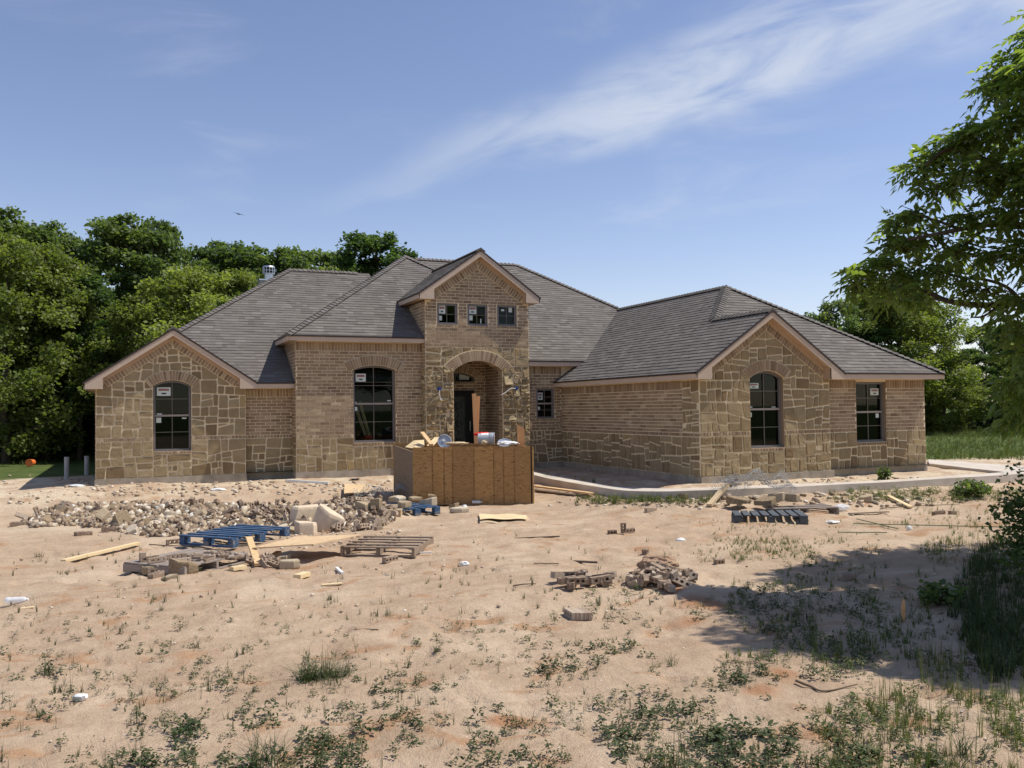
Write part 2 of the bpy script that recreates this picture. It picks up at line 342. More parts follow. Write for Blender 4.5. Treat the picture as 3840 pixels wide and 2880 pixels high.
# ------------------------------------------------------------------ object helpers
def tag(o, label=None, cat=None, group=None, kind=None):
    if label: o['label'] = label
    if cat: o['category'] = cat
    if group: o['group'] = group
    if kind: o['kind'] = kind
    return o
def empty(name, loc=(0, 0, 0), rz=0, **kw):
    o = bpy.data.objects.new(name, None); C.objects.link(o); o.location = loc; o.rotation_euler = (0, 0, rz); o.empty_display_size = .1
    return tag(o, **kw)
class MB:
    def __init__(s): s.v = []; s.f = []; s.m = []; s.r = []; s.mats = []
    def mi(s, m):
        if m not in s.mats: s.mats.append(m)
        return s.mats.index(m)
    def face(s, pts, m=None, r=.5):
        i = len(s.v); s.v += [tuple(p) for p in pts]; s.f.append(tuple(range(i, i+len(pts)))); s.m.append(s.mi(m) if m else 0); s.r.append(r)
    def raw(s, vs, fs, m=None, r=.5):
        i = len(s.v); s.v += [tuple(p) for p in vs]; k = s.mi(m) if m else 0
        for f in fs: s.f.append(tuple(i+j for j in f)); s.m.append(k); s.r.append(r)
    def hexa(s, b, t, m=None, r=.5, bottom=True):
        """prism from ring b to ring t"""
        n = len(b); fs = [tuple(n+j for j in range(n))] + [(j, (j+1) % n, n+(j+1) % n, n+j) for j in range(n)]
        if bottom: fs.append(tuple(reversed(range(n))))
        s.raw(list(b)+list(t), fs, m, r)
    def box(s, c, d, rot=None, m=None, r=.5, bev=0):
        x, y, z = d[0]/2, d[1]/2, d[2]/2
        if bev:
            e = bev; b = []
            layers = [(-z, e), (-z+e, 0), (z-e, 0), (z, e)]; vs = []
            for zz, q in layers:
                X, Y = x-q, y-q
                vs += [Vector((-X+e*(q == 0), -Y, zz)), Vector((X-e*(q == 0), -Y, zz)), Vector((X, -Y+e*(q == 0), zz)), Vector((X, Y-e*(q == 0), zz)), Vector((X-e*(q == 0), Y, zz)), Vector((-X+e*(q == 0), Y, zz)), Vector((-X, Y-e*(q == 0), zz)), Vector((-X, -Y+e*(q == 0), zz))]
            fs = [tuple(reversed(range(8))), tuple(range(24, 32))]
            for k in range(3): fs += [(k*8+j, k*8+(j+1) % 8, k*8+8+(j+1) % 8, k*8+8+j) for j in range(8)]
        else:
            vs = [Vector(p) for p in ((-x, -y, -z), (x, -y, -z), (x, y, -z), (-x, y, -z), (-x, -y, z), (x, -y, z), (x, y, z), (-x, y, z))]
            fs = [(3, 2, 1, 0), (4, 5, 6, 7), (0, 1, 5, 4), (1, 2, 6, 5), (2, 3, 7, 6), (3, 0, 4, 7)]
        if rot is not None: vs = [rot @ v for v in vs]
        c = Vector(c); s.raw([v+c for v in vs], fs, m, r)
    def bar(s, a, b, w, h, m=None, r=.5, upv=(0, 0, 1), bev=0):
        a = Vector(a); b = Vector(b); d = (b-a); L = d.length; d.normalize(); u = Vector(upv); sd_ = u.cross(d)
        if sd_.length < 1e-4: sd_ = Vector((1, 0, 0))
        sd_.normalize(); u2 = d.cross(sd_); rot = Matrix((d, sd_, u2)).transposed()
        s.box((a+b)/2, (L, w, h), rot, m, r, bev)
    def tube(s, pts, rad, n=8, m=None, r=.5, cap=True):
        pts = [Vector(p) for p in pts]; k = len(pts); rad = rad if isinstance(rad, (list, tuple)) else [rad]*k; vs = []; fs = []; prev = None
        for i, p in enumerate(pts):
            d = (pts[min(i+1, k-1)]-pts[max(i-1, 0)]).normalized(); a = prev or (Vector((0, 0, 1)) if abs(d.z) < .9 else Vector((1, 0, 0)))
            x = (a-d*a.dot(d)).normalized(); prev = x; y = d.cross(x)
            vs += [p+(x*math.cos(6.28318*j/n)+y*math.sin(6.28318*j/n))*rad[i] for j in range(n)]
        for i in range(k-1): fs += [(i*n+j, i*n+(j+1) % n, (i+1)*n+(j+1) % n, (i+1)*n+j) for j in range(n)]
        if cap: fs += [tuple(reversed(range(n))), tuple((k-1)*n+j for j in range(n))]
        s.raw(vs, fs, m, r)
    def build(s, name, m=None, parent=None, smooth=False, **kw):
        me = bpy.data.meshes.new(name); me.from_pydata(s.v, [], s.f)
        ms = s.mats if s.mats else [m]
        for q in ms: me.materials.append(M[q])
        if s.mats: me.polygons.foreach_set('material_index', s.m)
        a = me.attributes.new('rnd', 'FLOAT', 'FACE'); a.data.foreach_set('value', s.r)
        if smooth: me.polygons.foreach_set('use_smooth', [True]*len(s.f))
        me.update(); o = bpy.data.objects.new(name, me); C.objects.link(o)
        if parent is not None: o.parent = parent
        return tag(o, **kw)
def np_obj(name, V, F, rnd, m, parent=None, smooth=False, **kw):
    me = bpy.data.meshes.new(name); nf, k = F.shape
    me.vertices.add(len(V)); me.vertices.foreach_set('co', V.astype(np.float32).ravel())
    me.loops.add(nf*k); me.loops.foreach_set('vertex_index', F.astype(np.int32).ravel())
    me.polygons.add(nf); me.polygons.foreach_set('loop_start', np.arange(0, nf*k, k, dtype=np.int32))
    me.materials.append(M[m]); me.update(calc_edges=True)
    if rnd is not None:
        a = me.attributes.new('rnd', 'FLOAT', 'FACE'); a.data.foreach_set('value', np.asarray(rnd, np.float32))
    if smooth: me.polygons.foreach_set('use_smooth', np.ones(nf, bool))
    o = bpy.data.objects.new(name, me); C.objects.link(o)
    if parent is not None: o.parent = parent
    return tag(o, **kw)
def rotz(v, a): c, s = math.cos(a), math.sin(a); return Vector((v[0]*c-v[1]*s, v[0]*s+v[1]*c, v[2] if len(v) > 2 else 0))
def copy_tree(o, parent=None):
    c = o.copy(); C.objects.link(c); c.parent = parent
    for ch in list(o.children): copy_tree(ch, c)
    return c
# ------------------------------------------------------------------ ground
def ground():
    fin = np.linspace(-R(44), R(44), 460); rest = np.linspace(R(44), 2*math.pi-R(44), 60)[1:-1]
    ang = np.concatenate([fin, rest]); na = len(ang)
    r1 = 1.2*(34/1.2)**(np.linspace(0, 1, 330)); r2 = 34*(900/34)**(np.linspace(0, 1, 50))[1:]; rad = np.concatenate([r1, r2]); nr = len(rad)
    A, RR = np.meshgrid(ang, rad); th = A+YAW
    X = np.sin(th)*RR; Y = np.cos(th)*RR; Z = Gs(X, Y)+Gf(X, Y)
    V = np.stack([X, Y, Z], -1).reshape(-1, 3); V = np.vstack([V, [[0, 0, float(Gs(0, 0))]]])
    i = np.arange(nr-1)[:, None]*na; j = np.arange(na)[None, :]; j2 = (j+1) % na
    F = np.stack([i+j, i+na+j, i+na+j2, i+j2], -1).reshape(-1, 4)[:, ::-1]
    c = len(V)-1
    me_V = V; o = np_obj('ground', me_V, F, None, 'soil', smooth=True, kind='structure')
    # centre fan
    import bmesh
    bm = bmesh.new(); bm.from_mesh(o.data); bm.verts.ensure_lookup_table()
    for q in range(na): bm.faces.new((bm.verts[c], bm.verts[(q+1) % na], bm.verts[q])).smooth = True
    bm.normal_update(); bm.to_mesh(o.data); bm.free()
    x, y = V[:, 0], V[:, 1]; n1 = vnoise(x*.5, y*.5, 21); n2 = vnoise(x*2, y*2, 22)
    gl = sst((y-(24.2+(n1-.5)*2.5)-np.maximum(0, x+.5)*3-(x < -6)*0)/1.0)*(x < 1.0)
    gr = sst((x-19.6-(n1-.5)*1.2-(n2-.5)*.5)/.8)*sst((y-(17.4+(n2-.5)))/.8)
    far = sst((np.hypot(x, y)-30)/8)
    gr2 = sst((vnoise(x*1.5, y*1.5, 31)-.55)/.3)*sst((x-7.0)/3)*sst((9-y)/2)*sst((y-.5)/3)*.25
    a = o.data.attributes.new('green', 'FLOAT', 'POINT'); a.data.foreach_set('value', np.clip(np.maximum.reduce([gl, gr, far, gr2]), 0, 1).astype(np.float32))
    dl = np.hypot(np.maximum(x-10.9, 0), np.maximum(21.6-y, 0)); dr = np.hypot(np.maximum(10.9-x, 0), np.maximum(15.1-y, 0)); d = np.minimum(dl, dr)
    pale = sst((2.6-d)/1.6)*sst((vnoise(x*3, y*3, 41)*.6+vnoise(x*9, y*9, 42)*.4-.40)/.2)*.8
    for m in MOUNDS[:4]:
        pale = np.maximum(pale, .7*np.exp(-(((x-m[0])/(m[2]*1.15))**2+((y-m[1])/(m[3]*1.6))**2)))
    pale *= 1-gl
    red = np.zeros(len(x))
    for (px, py, rx, ry, a_) in ((2640, 2260, 150, 32, .9), (2560, 2330, 120, 30, .8), (2920, 2530, 90, 35, .9), (2860, 2590, 110, 30, .8), (3120, 2760, 200, 40, .75), (3300, 2830, 160, 40, .9), (1960, 2700, 150, 35, .9), (1560, 2560, 110, 25, .7), (1500, 2475, 80, 14, .6), (2080, 2850, 120, 25, .6), (3000, 2660, 90, 22, .6), (2750, 2480, 80, 18, .6), (1350, 2240, 90, 14, .5), (2420, 2060, 120, 12, .6), (2520, 2210, 90, 26, .7), (3380, 2700, 130, 30, .7)):
        p = at(px, py); q1 = at(px+rx, py); q2 = at(px, py-ry); r1_ = (q1-p).length; r2_ = (q2-p).length
        ux = (q1-p).normalized(); u = (x-p.x)*ux.x+(y-p.y)*ux.y; v = -(x-p.x)*ux.y+(y-p.y)*ux.x
        red = np.maximum(red, a_*np.exp(-((u/r1_)**2+(v/r2_)**2)))
    red *= .45+.9*vnoise(x*4, y*4, 61)
    a = o.data.attributes.new('red', 'FLOAT', 'POINT'); a.data.foreach_set('value', np.clip(red, 0, 1).astype(np.float32))
    a = o.data.attributes.new('pale', 'FLOAT', 'POINT'); a.data.foreach_set('value', np.clip(pale, 0, 1).astype(np.float32))
ground()
# ------------------------------------------------------------------ house: walls
house = empty('brick_house', (0, 0, 0), label='single-storey tan brick and stone house under construction with grey shingle roof and tall entry tower', cat='house')
class Fr:
    """wall frame: u along wall, z up, d outward"""
    def __init__(s, o, u): s.o = Vector(o); s.u = Vector(u).normalized(); s.n = s.u.cross(Vector((0, 0, 1)))
    def p(s, u, z, d=0): return s.o + s.u*u + Vector((0, 0, z)) + s.n*d
def arcpts(u0, u1, zs, zt, n=14):
    w = (u1-u0)/2; h = zt-zs; rr = (w*w+h*h)/(2*h); cz = zt-rr; cu = (u0+u1)/2; a0 = math.asin(min(1, w/rr))
    return [(cu+rr*math.sin(-a0+2*a0*i/n), cz+rr*math.cos(-a0+2*a0*i/n)) for i in range(n+1)], (cu, cz, rr, a0)
def shape(u0, u1, z0, zs, zt):
    if zt-zs < .01: return [(u0, z0), (u0, zt), (u1, zt), (u1, z0)]
    return [(u0, z0)] + arcpts(u0, u1, zs, zt)[0] + [(u1, z0)]
def panel(mb, fr, outer, holes=(), d=0, rev=.16, m='mortar', mr='brick'):
    polys = [[Vector((p[0], p[1], 0)) for p in outer]]+[[Vector((p[0], p[1], 0)) for p in h] for h in holes]
    flat = [p for q in polys for p in q]
    for t in tessellate_polygon(polys):
        a, b, c = (flat[i] for i in t)
        if (b-a).cross(c-a).z < 0: b, c = c, b
        mb.face([fr.p(q.x, q.y, d) for q in (a, b, c)], m)
        mb.face([fr.p(q.x, q.y, d-.2) for q in (a, c, b)], 'unlit_interior')
    for h in holes:
        for a, b in zip(h, h[1:]+h[:1]):
            mb.face([fr.p(*a, d+.005), fr.p(*b, d+.005), fr.p(*b, d-rev), fr.p(*a, d-rev)], mr, .55)
def wbrick(mb, fr, quad, d0, d1, r, ch=.004, m='brick'):
    cu = sum(q[0] for q in quad)/len(quad); cz = sum(q[1] for q in quad)/len(quad)
    def ins(q, e):
        l = math.hypot(q[0]-cu, q[1]-cz) or 1
        return (q[0]-(q[0]-cu)/l*e, q[1]-(q[1]-cz)/l*e)
    b = [fr.p(q[0], q[1], d0) for q in quad]; t = [fr.p(*ins(q, ch*1.4), d1) for q in quad]
    mb.hexa(b, t, m, r, bottom=False)
CH, BL, JT = .081, .245, .017
def brnd():
    r = random.random()
    return min(1, max(0, random.gauss(.48, .15))) if r < .82 else (random.uniform(0, .2) if r < .88 else random.uniform(.75, 1))
def bricks(mb, fr, u0, u1, z0, z1, holes=(), lim=None, d=.012):
    n = max(1, round((z1-z0)/CH)); ch = (z1-z0)/n
    for k in range(n):
        za = z0+k*ch+JT/2; zb = z0+(k+1)*ch-JT/2; zm = (za+zb)/2
        a, b = u0, u1
        if lim: a, b = max(a, lim(zm)[0]), min(b, lim(zm)[1])
        segs = [(a, b)]
        for (ha, hb, hz0, hz1) in holes:
            if hz0 < zm < hz1:
                ns = []
                for (p, q) in segs:
                    if hb <= p or ha >= q: ns.append((p, q)); continue
                    if ha > p: ns.append((p, ha))
                    if hb < q: ns.append((hb, q))
                segs = ns
        for (p, q) in segs:
            off = (k % 2)*BL/2 + (k//7 % 3)*.03; x = math.floor((p-off)/BL)*BL+off
            while x < q:
                xa = max(x, p)+JT/2; xb = min(x+BL, q)-JT/2; x += BL
                if xb-xa < .03: continue
                wbrick(mb, fr, [(xa, za), (xb, za), (xb, zb), (xa, zb)], 0, d+random.uniform(-.002, .003), brnd())
def soldiers(mb, fr, u0, u1, z0, z1, pitch=.078, d=.016):
    n = max(1, round((u1-u0)/pitch)); p = (u1-u0)/n
    for k in range(n): wbrick(mb, fr, [(u0+k*p+JT/2, z0+JT/2), (u0+(k+1)*p-JT/2, z0+JT/2), (u0+(k+1)*p-JT/2, z1-JT/2), (u0+k*p+JT/2, z1-JT/2)], 0, d, brnd())
def arch_band(mb, fr, u0, u1, zs, zt, wd=.25, ext=.06, d=.04):
    pts, (cu, cz, rr, a0) = arcpts(u0, u1, zs, zt); a1 = a0+ext; n = max(5, round(2*a1*(rr+wd*.5)/.066))
    pp = lambda a, r_: (cu+r_*math.sin(a), cz+r_*math.cos(a))
    for k in range(n):
        aa = -a1+2*a1*k/n; ab = -a1+2*a1*(k+1)/n; g = .0065/(rr+wd/2)
        mb.hexa([fr.p(*pp(q, w), -.01) for q, w in ((aa, rr), (ab, rr), (ab, rr+wd+.01), (aa, rr+wd+.01))], [fr.p(*pp(q, w), d-.012) for q, w in ((aa, rr), (ab, rr), (ab, rr+wd+.01), (aa, rr+wd+.01))], 'mortar')
        wbrick(mb, fr, [pp(aa+g, rr+.006), pp(ab-g, rr+.006), pp(ab-g, rr+wd), pp(aa+g, rr+wd)], d-.014, d+random.uniform(-.002, .002), brnd())
def rake_band(mb, fr, ua, za, ub, zb, wd=.20, d=.04, pitch=.08):
    """band under the line (ua,za)->(ub,zb), bricks square to it"""
    L = math.hypot(ub-ua, zb-za); t = ((ub-ua)/L, (zb-za)/L); nn = (t[1], -t[0])
    if nn[1] > 0: nn = (-nn[0], -nn[1])
    n = round(L/pitch); P_ = lambda s_, w: (ua+t[0]*s_+nn[0]*w, za+t[1]*s_+nn[1]*w)
    return n, L, P_
def gable_rakes(mb, fr, u0, u1, z0, zt, wd=.2, d=.04):
    """two rake bands meeting at the apex, mitred"""
    um = (u0+u1)/2
    for sgn in (-1, 1):
        ue = u0 if sgn < 0 else u1; n, L, P_ = rake_band(mb, fr, ue, z0, um, zt, wd, d)
        for k in range(n):
            sa, sb = k*L/n, (k+1)*L/n; q = [P_(sa, 0), P_(sb, 0), P_(sb, wd), P_(sa, wd)]
            q = clip(q, lambda p: -sgn*(um-p[0])*1.0)       # keep own side of the axis
            q = clip(q, lambda p: (p[0]-u0) if sgn < 0 else (u1-p[0]))
            if len(q) < 3: continue
            if area(q) < 0: q = q[::-1]
            mb.hexa([fr.p(*p, -.01) for p in q], [fr.p(*p, d-.012) for p in q], 'mortar')
            iq = inset(q, JT/2)
            if iq and abs(area(iq)) > .0006: wbrick(mb, fr, iq, d-.014, d+random.uniform(-.002, .002), brnd())
def area(q): return sum(a[0]*b[1]-b[0]*a[1] for a, b in zip(q, q[1:]+q[:1]))/2
def clip(poly, f):
    out = []
    for a, b in zip(poly, poly[1:]+poly[:1]):
        fa, fb = f(a), f(b)
        if fa >= 0: out.append(a)
        if (fa >= 0) != (fb >= 0):
            t = fa/(fa-fb); out.append(tuple(x+(y-x)*t for x, y in zip(a, b)))
    return out
def inset(q, e):
    if area(q) < 0: q = q[::-1]
    r = list(q)
    for a, b in zip(q, q[1:]+q[:1]):
        L = math.hypot(b[0]-a[0], b[1]-a[1])
        if L < 1e-6: continue
        nx, ny = -(b[1]-a[1])/L, (b[0]-a[0])/L
        r = clip(r, lambda p: (p[0]-a[0])*nx+(p[1]-a[1])*ny-e)
        if len(r) < 3: return None
    return r
def stones(mb, fr, poly, rough=0.0, big=.115):
    if area(poly) < 0: poly = poly[::-1]
    st = [poly]; out = []
    while st:
        q = st.pop(); us = [p[0] for p in q]; zs = [p[1] for p in q]; w = max(us)-min(us); h = max(zs)-min(zs); A = abs(area(q))
        lim_ = big*random.choice((.25, .45, .8, 1., 1.25))
        if (A < lim_ and w < .62 and h < .42) or A < .016: out.append(q); continue
        if w > h*random.uniform(.85, 1.45): ax = (1, 0)
        else: ax = (0, 1)
        t = random.uniform(.3, .7) if A < .6 else random.uniform(.42, .58); c = (min(us)+w*(t if ax[0] else .5), min(zs)+h*(.5 if ax[0] else t)); a = random.gauss(0, .085)*min(1, .7/max(w, h))
        n = (ax[0]*math.cos(a)-ax[1]*math.sin(a), ax[0]*math.sin(a)+ax[1]*math.cos(a))
        f = lambda p: (p[0]-c[0])*n[0]+(p[1]-c[1])*n[1]
        for g in (f, lambda p: -f(p)):
            k = clip(q, g)
            if len(k) >= 3 and abs(area(k)) > .003: st.append(k)
    for q in out:
        i = inset(q, random.uniform(.012, .021))
        if not i or abs(area(i)) < .004: continue
        # knock corners off
        k = []
        for a, b, c in zip(i[-1:]+i[:-1], i, i[1:]+i[:1]):
            la = math.hypot(a[0]-b[0], a[1]-b[1]); lc = math.hypot(c[0]-b[0], c[1]-b[1]); e = min(la, lc)*random.uniform(.03, .15)
            e = min(e, .02)
            if e < .002: k.append(b); continue
            k.append((b[0]+(a[0]-b[0])*e/la, b[1]+(a[1]-b[1])*e/la)); k.append((b[0]+(c[0]-b[0])*e/lc, b[1]+(c[1]-b[1])*e/lc))
        cu = sum(p[0] for p in k)/len(k); cz = sum(p[1] for p in k)/len(k); n = len(k)
        d1 = random.uniform(.012, .026)+rough*random.uniform(0, .05); tx, tz = random.gauss(0, .03+rough*.25), random.gauss(0, .03+rough*.25)
        dz = lambda p: d1+(p[0]-cu)*tx+(p[1]-cz)*tz+random.uniform(-1, 1)*(.002+rough*.016)
        e1 = [(cu+(p[0]-cu)*.93, cz+(p[1]-cz)*.93) for p in k]; e2 = [(cu+(p[0]-cu)*.5, cz+(p[1]-cz)*.5) for p in k]
        vs = [fr.p(*p, -.005) for p in k]+[fr.p(*p, max(.003, dz(p)*.75)) for p in k]+[fr.p(*p, max(.006, dz(p))) for p in e1]+[fr.p(*p, max(.006, dz(p)+rough*random.uniform(-.01, .02))) for p in e2]
        fs = []
        for l in range(3): fs += [(l*n+j, l*n+(j+1) % n, (l+1)*n+(j+1) % n, (l+1)*n+j) for j in range(n)]
        fs.append(tuple(3*n+j for j in range(n)))
        mb.raw(vs, fs, 'stone', min(1, max(0, random.gauss(.45, .24))))
def opening_regions(u0, u1, z0, z1, ops):
    """rectangles around openings (a,b,z0,z1)"""
    regs = []; x = u0
    for (a, b, c, d) in sorted(ops):
        if a > x: regs.append((x, a, z0, z1))
        if c > z0+.03: regs.append((a, b, z0, c))
        if d < z1-.03: regs.append((a, b, d, z1))
        x = b
    if x < u1: regs.append((x, u1, z0, z1))
    return regs
def stone_region(mb, fr, u0, u1, z0, z1, ops=(), cl=None, rough=0, big=.115):
    for (a, b, c, d) in opening_regions(u0, u1, z0, z1, ops):
        # split tall regions into pieces to keep the coursing irregular
        q = [(a, c), (b, c), (b, d), (a, d)]
        if cl:
            for f in cl: q = clip(q, f) if len(q) >= 3 else q
        if len(q) >= 3 and abs(area(q)) > .01: stones(mb, fr, q, rough, big)
FOUND = MB()
def foundation(fr, u0, u1, proud=.03, zb=-.6):
    FOUND.hexa([fr.p(u0, zb, proud), fr.p(u1, zb, proud), fr.p(u1, zb, -.3), fr.p(u0, zb, -.3)], [fr.p(u0, ZF, proud), fr.p(u1, ZF, proud), fr.p(u1, ZF, -.3), fr.p(u0, ZF, -.3)], 'concrete')
# window
def window(fr, u0, u1, z0, zs, zt, rail=True, vert=1, rows=(1, 1), sticker=(), d=-.075, fw_=.05, label=None):
    f = MB(); n_out = shape(u0, u1, z0, zs, zt); zi = zt-fw_; n_in = shape(u0+fw_, u1-fw_, z0+fw_, (zs-fw_*.25) if zt-zs > .01 else zi, zi)
    k = len(n_out)
    ringq = []
    for i in range(k):
        j = (i+1) % k
        f.face([fr.p(*n_out[i], d), fr.p(*n_in[i], d), fr.p(*n_in[j], d), fr.p(*n_out[j], d)][::-1], 'frame')
        f.face([fr.p(*n_in[i], d), fr.p(*n_in[i], d-.07), fr.p(*n_in[j], d-.07), fr.p(*n_in[j], d)][::-1], 'frame')
        f.face([fr.p(*n_out[i], d), fr.p(*n_out[j], d), fr.p(*n_out[j], d-.06), fr.p(*n_out[i], d-.06)][::-1], 'frame')
    o = f.build('window', 'frame', house)
    if label: o['label'] = label
    s = MB(); s.hexa([fr.p(u0, z0, d-.05), fr.p(u1, z0, d-.05), fr.p(u1, z0, d+.035), fr.p(u0, z0, d+.035)][::-1], [fr.p(u0, z0+.035, d-.05), fr.p(u1, z0+.035, d-.05), fr.p(u1, z0+.03, d+.035), fr.p(u0, z0+.03, d+.035)][::-1]); s.build('sill', 'frame', o)
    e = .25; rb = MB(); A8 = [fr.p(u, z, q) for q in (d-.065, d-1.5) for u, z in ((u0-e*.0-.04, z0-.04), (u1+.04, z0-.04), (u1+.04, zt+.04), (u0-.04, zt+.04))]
    rb.raw(A8, [(4, 5, 6, 7), (0, 4, 7, 3), (1, 2, 6, 5), (0, 1, 5, 4), (3, 7, 6, 2)], 'unlit_interior'); rb.build('blackout_box', None, o)  # near-black box added behind each pane to block stray light
    g = MB(); polys = [[Vector((p[0], p[1], 0)) for p in n_in]]
    for t in tessellate_polygon(polys):
        a, b, c = (polys[0][i] for i in t)
        if (b-a).cross(c-a).z < 0: b, c = c, b
        g.face([fr.p(q.x, q.y, d-.05) for q in (a, b, c)])
    g.build('pane', 'glass', o)
    mu = MB(); uc = (u0+u1)/2
    mid = z0+(zt-z0)*.5 if rail else None
    def hbar(z, t, dd, m):
        w0, w1 = u0+fw_-.002, u1-fw_+.002
        mu.hexa([fr.p(w0, z-t/2, dd-.03), fr.p(w1, z-t/2, dd-.03), fr.p(w1, z-t/2, dd), fr.p(w0, z-t/2, dd)][::-1], [fr.p(w0, z+t/2, dd-.03), fr.p(w1, z+t/2, dd-.03), fr.p(w1, z+t/2, dd), fr.p(w0, z+t/2, dd)][::-1], m)
    if vert: mu.hexa([fr.p(uc+e, z0+fw_, dd) for e, dd in ((-.007, d-.045), (.007, d-.045), (.007, d-.025), (-.007, d-.025))][::-1], [fr.p(uc+e, zt-fw_-.002, dd) for e, dd in ((-.007, d-.045), (.007, d-.045), (.007, d-.025), (-.007, d-.025))][::-1], 'muntin')
    lo, hi = z0+fw_, zt-fw_
    if rail:
        for q in range(1, rows[0]+1): hbar(lo+(mid-lo)*q/(rows[0]+1), .013, d-.027, 'muntin')
        for q in range(1, rows[1]+1): hbar(mid+(hi-mid)*q/(rows[1]+1), .013, d-.027, 'muntin')
    else:
        for q in range(1, (rows[0] if rows else 0)+1): hbar(lo+(hi-lo)*q/(rows[0]+1), .013, d-.027, 'muntin')
    if mu.f: mu.build('muntins', None, o)
    if rail:
        q = MB(); q.hexa([fr.p(u0+fw_, mid-.022, dd) for dd in (d-.045,)]+[fr.p(u1-fw_, mid-.022, d-.045), fr.p(u1-fw_, mid-.022, d-.008), fr.p(u0+fw_, mid-.022, d-.008)], [fr.p(u0+fw_, mid+.022, d-.045), fr.p(u1-fw_, mid+.022, d-.045), fr.p(u1-fw_, mid+.022, d-.008), fr.p(u0+fw_, mid+.022, d-.008)]); q.build('meeting_rail', 'rail', o)
    for (a, b, w, h, kind) in sticker:
        a = u0+(u1-u0)*a; b = z0+(zt-z0)*b; q = MB()
        q.face([fr.p(a, b, d-.043), fr.p(a+w, b, d-.043), fr.p(a+w, b+h, d-.043), fr.p(a, b+h, d-.043)], 'paper')
        if kind:
            q.face([fr.p(a+w*.12, b+h*.58, d-.040), fr.p(a+w*.88, b+h*.58, d-.040), fr.p(a+w*.88, b+h*.86, d-.040), fr.p(a+w*.12, b+h*.86, d-.040)], 'print')
            q.face([fr.p(a+w*.34, b+h*.18, d-.040), fr.p(a+w*.68, b+h*.18, d-.040), fr.p(a+w*.68, b+h*.36, d-.040), fr.p(a+w*.34, b+h*.36, d-.040)], 'ink')
        q.build('sticker', None, o)
    return o
WALL = MB(); BR = MB(); ST = MB(); STR = MB()
def flush():
    global BR, ST, STR
    for q, nm in ((BR, 'brick_veneer'), (ST, 'stone_veneer'), (STR, 'entry_stone_veneer')):
        if q.f: q.build(nm, None, house)
    BR = MB(); ST = MB(); STR = MB()
Xv = (1, 0, 0)
# --- left wing front
fr = Fr((0, YL, 0), Xv); w = (.492, 1.326, .736, 2.265, 2.399); zg = 3.45
gl_ = [(XL0, ZF), (XL1, ZF), (XL1, 2.36), ((XL0+XL1)/2, 2.36+P*(XL1-XL0)/2), (XL0, 2.36)]
panel(WALL, fr, gl_, [shape(*w)])
um = (XL0+XL1)/2; RK0 = 2.28; slope = P
rk = lambda u: 2.52+P*((XL1-XL0)/2-abs(u-um))-.22*math.sqrt(1+P*P)
ops = [(w[0], w[1], w[2]-.07, w[4])]
stone_region(ST, fr, XL0, XL1, ZF, ZB-.03, [(w[0], w[1], w[2]-.07, 9)])
stone_region(ST, fr, XL0, XL1, ZB+.05, 4, [(w[0], w[1], .5, w[4]+.02)], [lambda p: 2.30+P*(p[0]-XL0)-p[1]-.10, lambda p: 2.30+P*(XL1-p[0])-p[1]-.10])
for a, b in ((XL0, w[0]), (w[1], XL1)): soldiers(BR, fr, a, b, ZB-.03, ZB+.05, .082, .02)
soldiers(BR, fr, w[0], w[1], w[2]-.07, w[2]-.005, .082, .03)
arch_band(BR, fr, *[w[i] for i in (0, 1, 3, 4)], wd=.22, ext=.09)
gable_rakes(BR, fr, XL0+.12, XL1-.12, 2.36+P*.12, 2.36+P*(XL1-XL0)/2, .24)
foundation(fr, XL0-.02, XL1+.02)
W1 = window(fr, *w, sticker=[(.10, .78, .30, .20, 1), (.1, .515, .11, .03, 0), (.08, .40, .11, .12, 0), (.76, .45, .1, .03, 0)], label='arched six-over-six window in the left stone gable')
flush()
frs = Fr((XL0, YB, 0), (0, -1, 0)); panel(WALL, frs, [(0, ZF), (YB-YL, ZF), (YB-YL, ZW+.1), (0, ZW+.1)]); bricks(BR, frs, 0, YB-YL, ZF, ZW+.05); foundation(frs, 0, YB-YL)
flush()
# recess
fr = Fr((0, YM, 0), Xv); panel(WALL, fr, [(XL1-.3, ZF), (XC0+.1, ZF), (XC0+.1, ZW+.1), (XL1-.3, ZW+.1)])
stone_region(ST, fr, XL1, XC0, ZF, ZB-.04, big=.09); soldiers(BR, fr, XL1, XC0, ZB-.04, ZB+.04); bricks(BR, fr, XL1, XC0, ZB+.04, ZW-.2); soldiers(BR, fr, XL1, XC0, ZW-.2, ZW)
foundation(fr, XL1-.2, XC0+.1)
# left wing's inner side (short return)
frs = Fr((XL1, YL, 0), (0, 1, 0)); panel(WALL, frs, [(0, ZF), (.3, ZF), (.3, ZW), (0, ZW)])
flush()
# --- central block
fr = Fr((0, YC, 0), Xv); w = (5.13, 6.216, .821, 2.652, 2.767)
panel(WALL, fr, [(XC0, ZF), (XT0+.1, ZF), (XT0+.1, ZCW+.05), (XC0, ZCW+.05)], [shape(*w)])
stone_region(ST, fr, XC0, XT0-.03, ZF, ZB-.06, [(w[0], w[1], w[2]-.1, 9)], big=.12); 
for a, b in ((XC0, w[0]-.02), (w[1]+.02, XT0)): soldiers(BR, fr, a, b, ZB-.06, ZB+.02)
soldiers(BR, fr, w[0]-.02, w[1]+.02, w[2]-.09, w[2]-.005, .08, .03)
bricks(BR, fr, XC0, XT0, ZB+.02, ZCW-.22, [(w[0], w[1], .5, w[4]+.02)]); soldiers(BR, fr, XC0, XT0, ZCW-.22, ZCW)
arch_band(BR, fr, *[w[i] for i in (0, 1, 3, 4)], wd=.25, ext=.10)
foundation(fr, XC0-.02, XT0+.1)
W2 = window(fr, *w, sticker=[(.08, .79, .26, .2, 1), (.02, .515, .09, .02, 0), (.03, .41, .09, .1, 0), (.83, .53, .1, .03, 0)], label='tallest arched window, in the central brick wall')
flush()
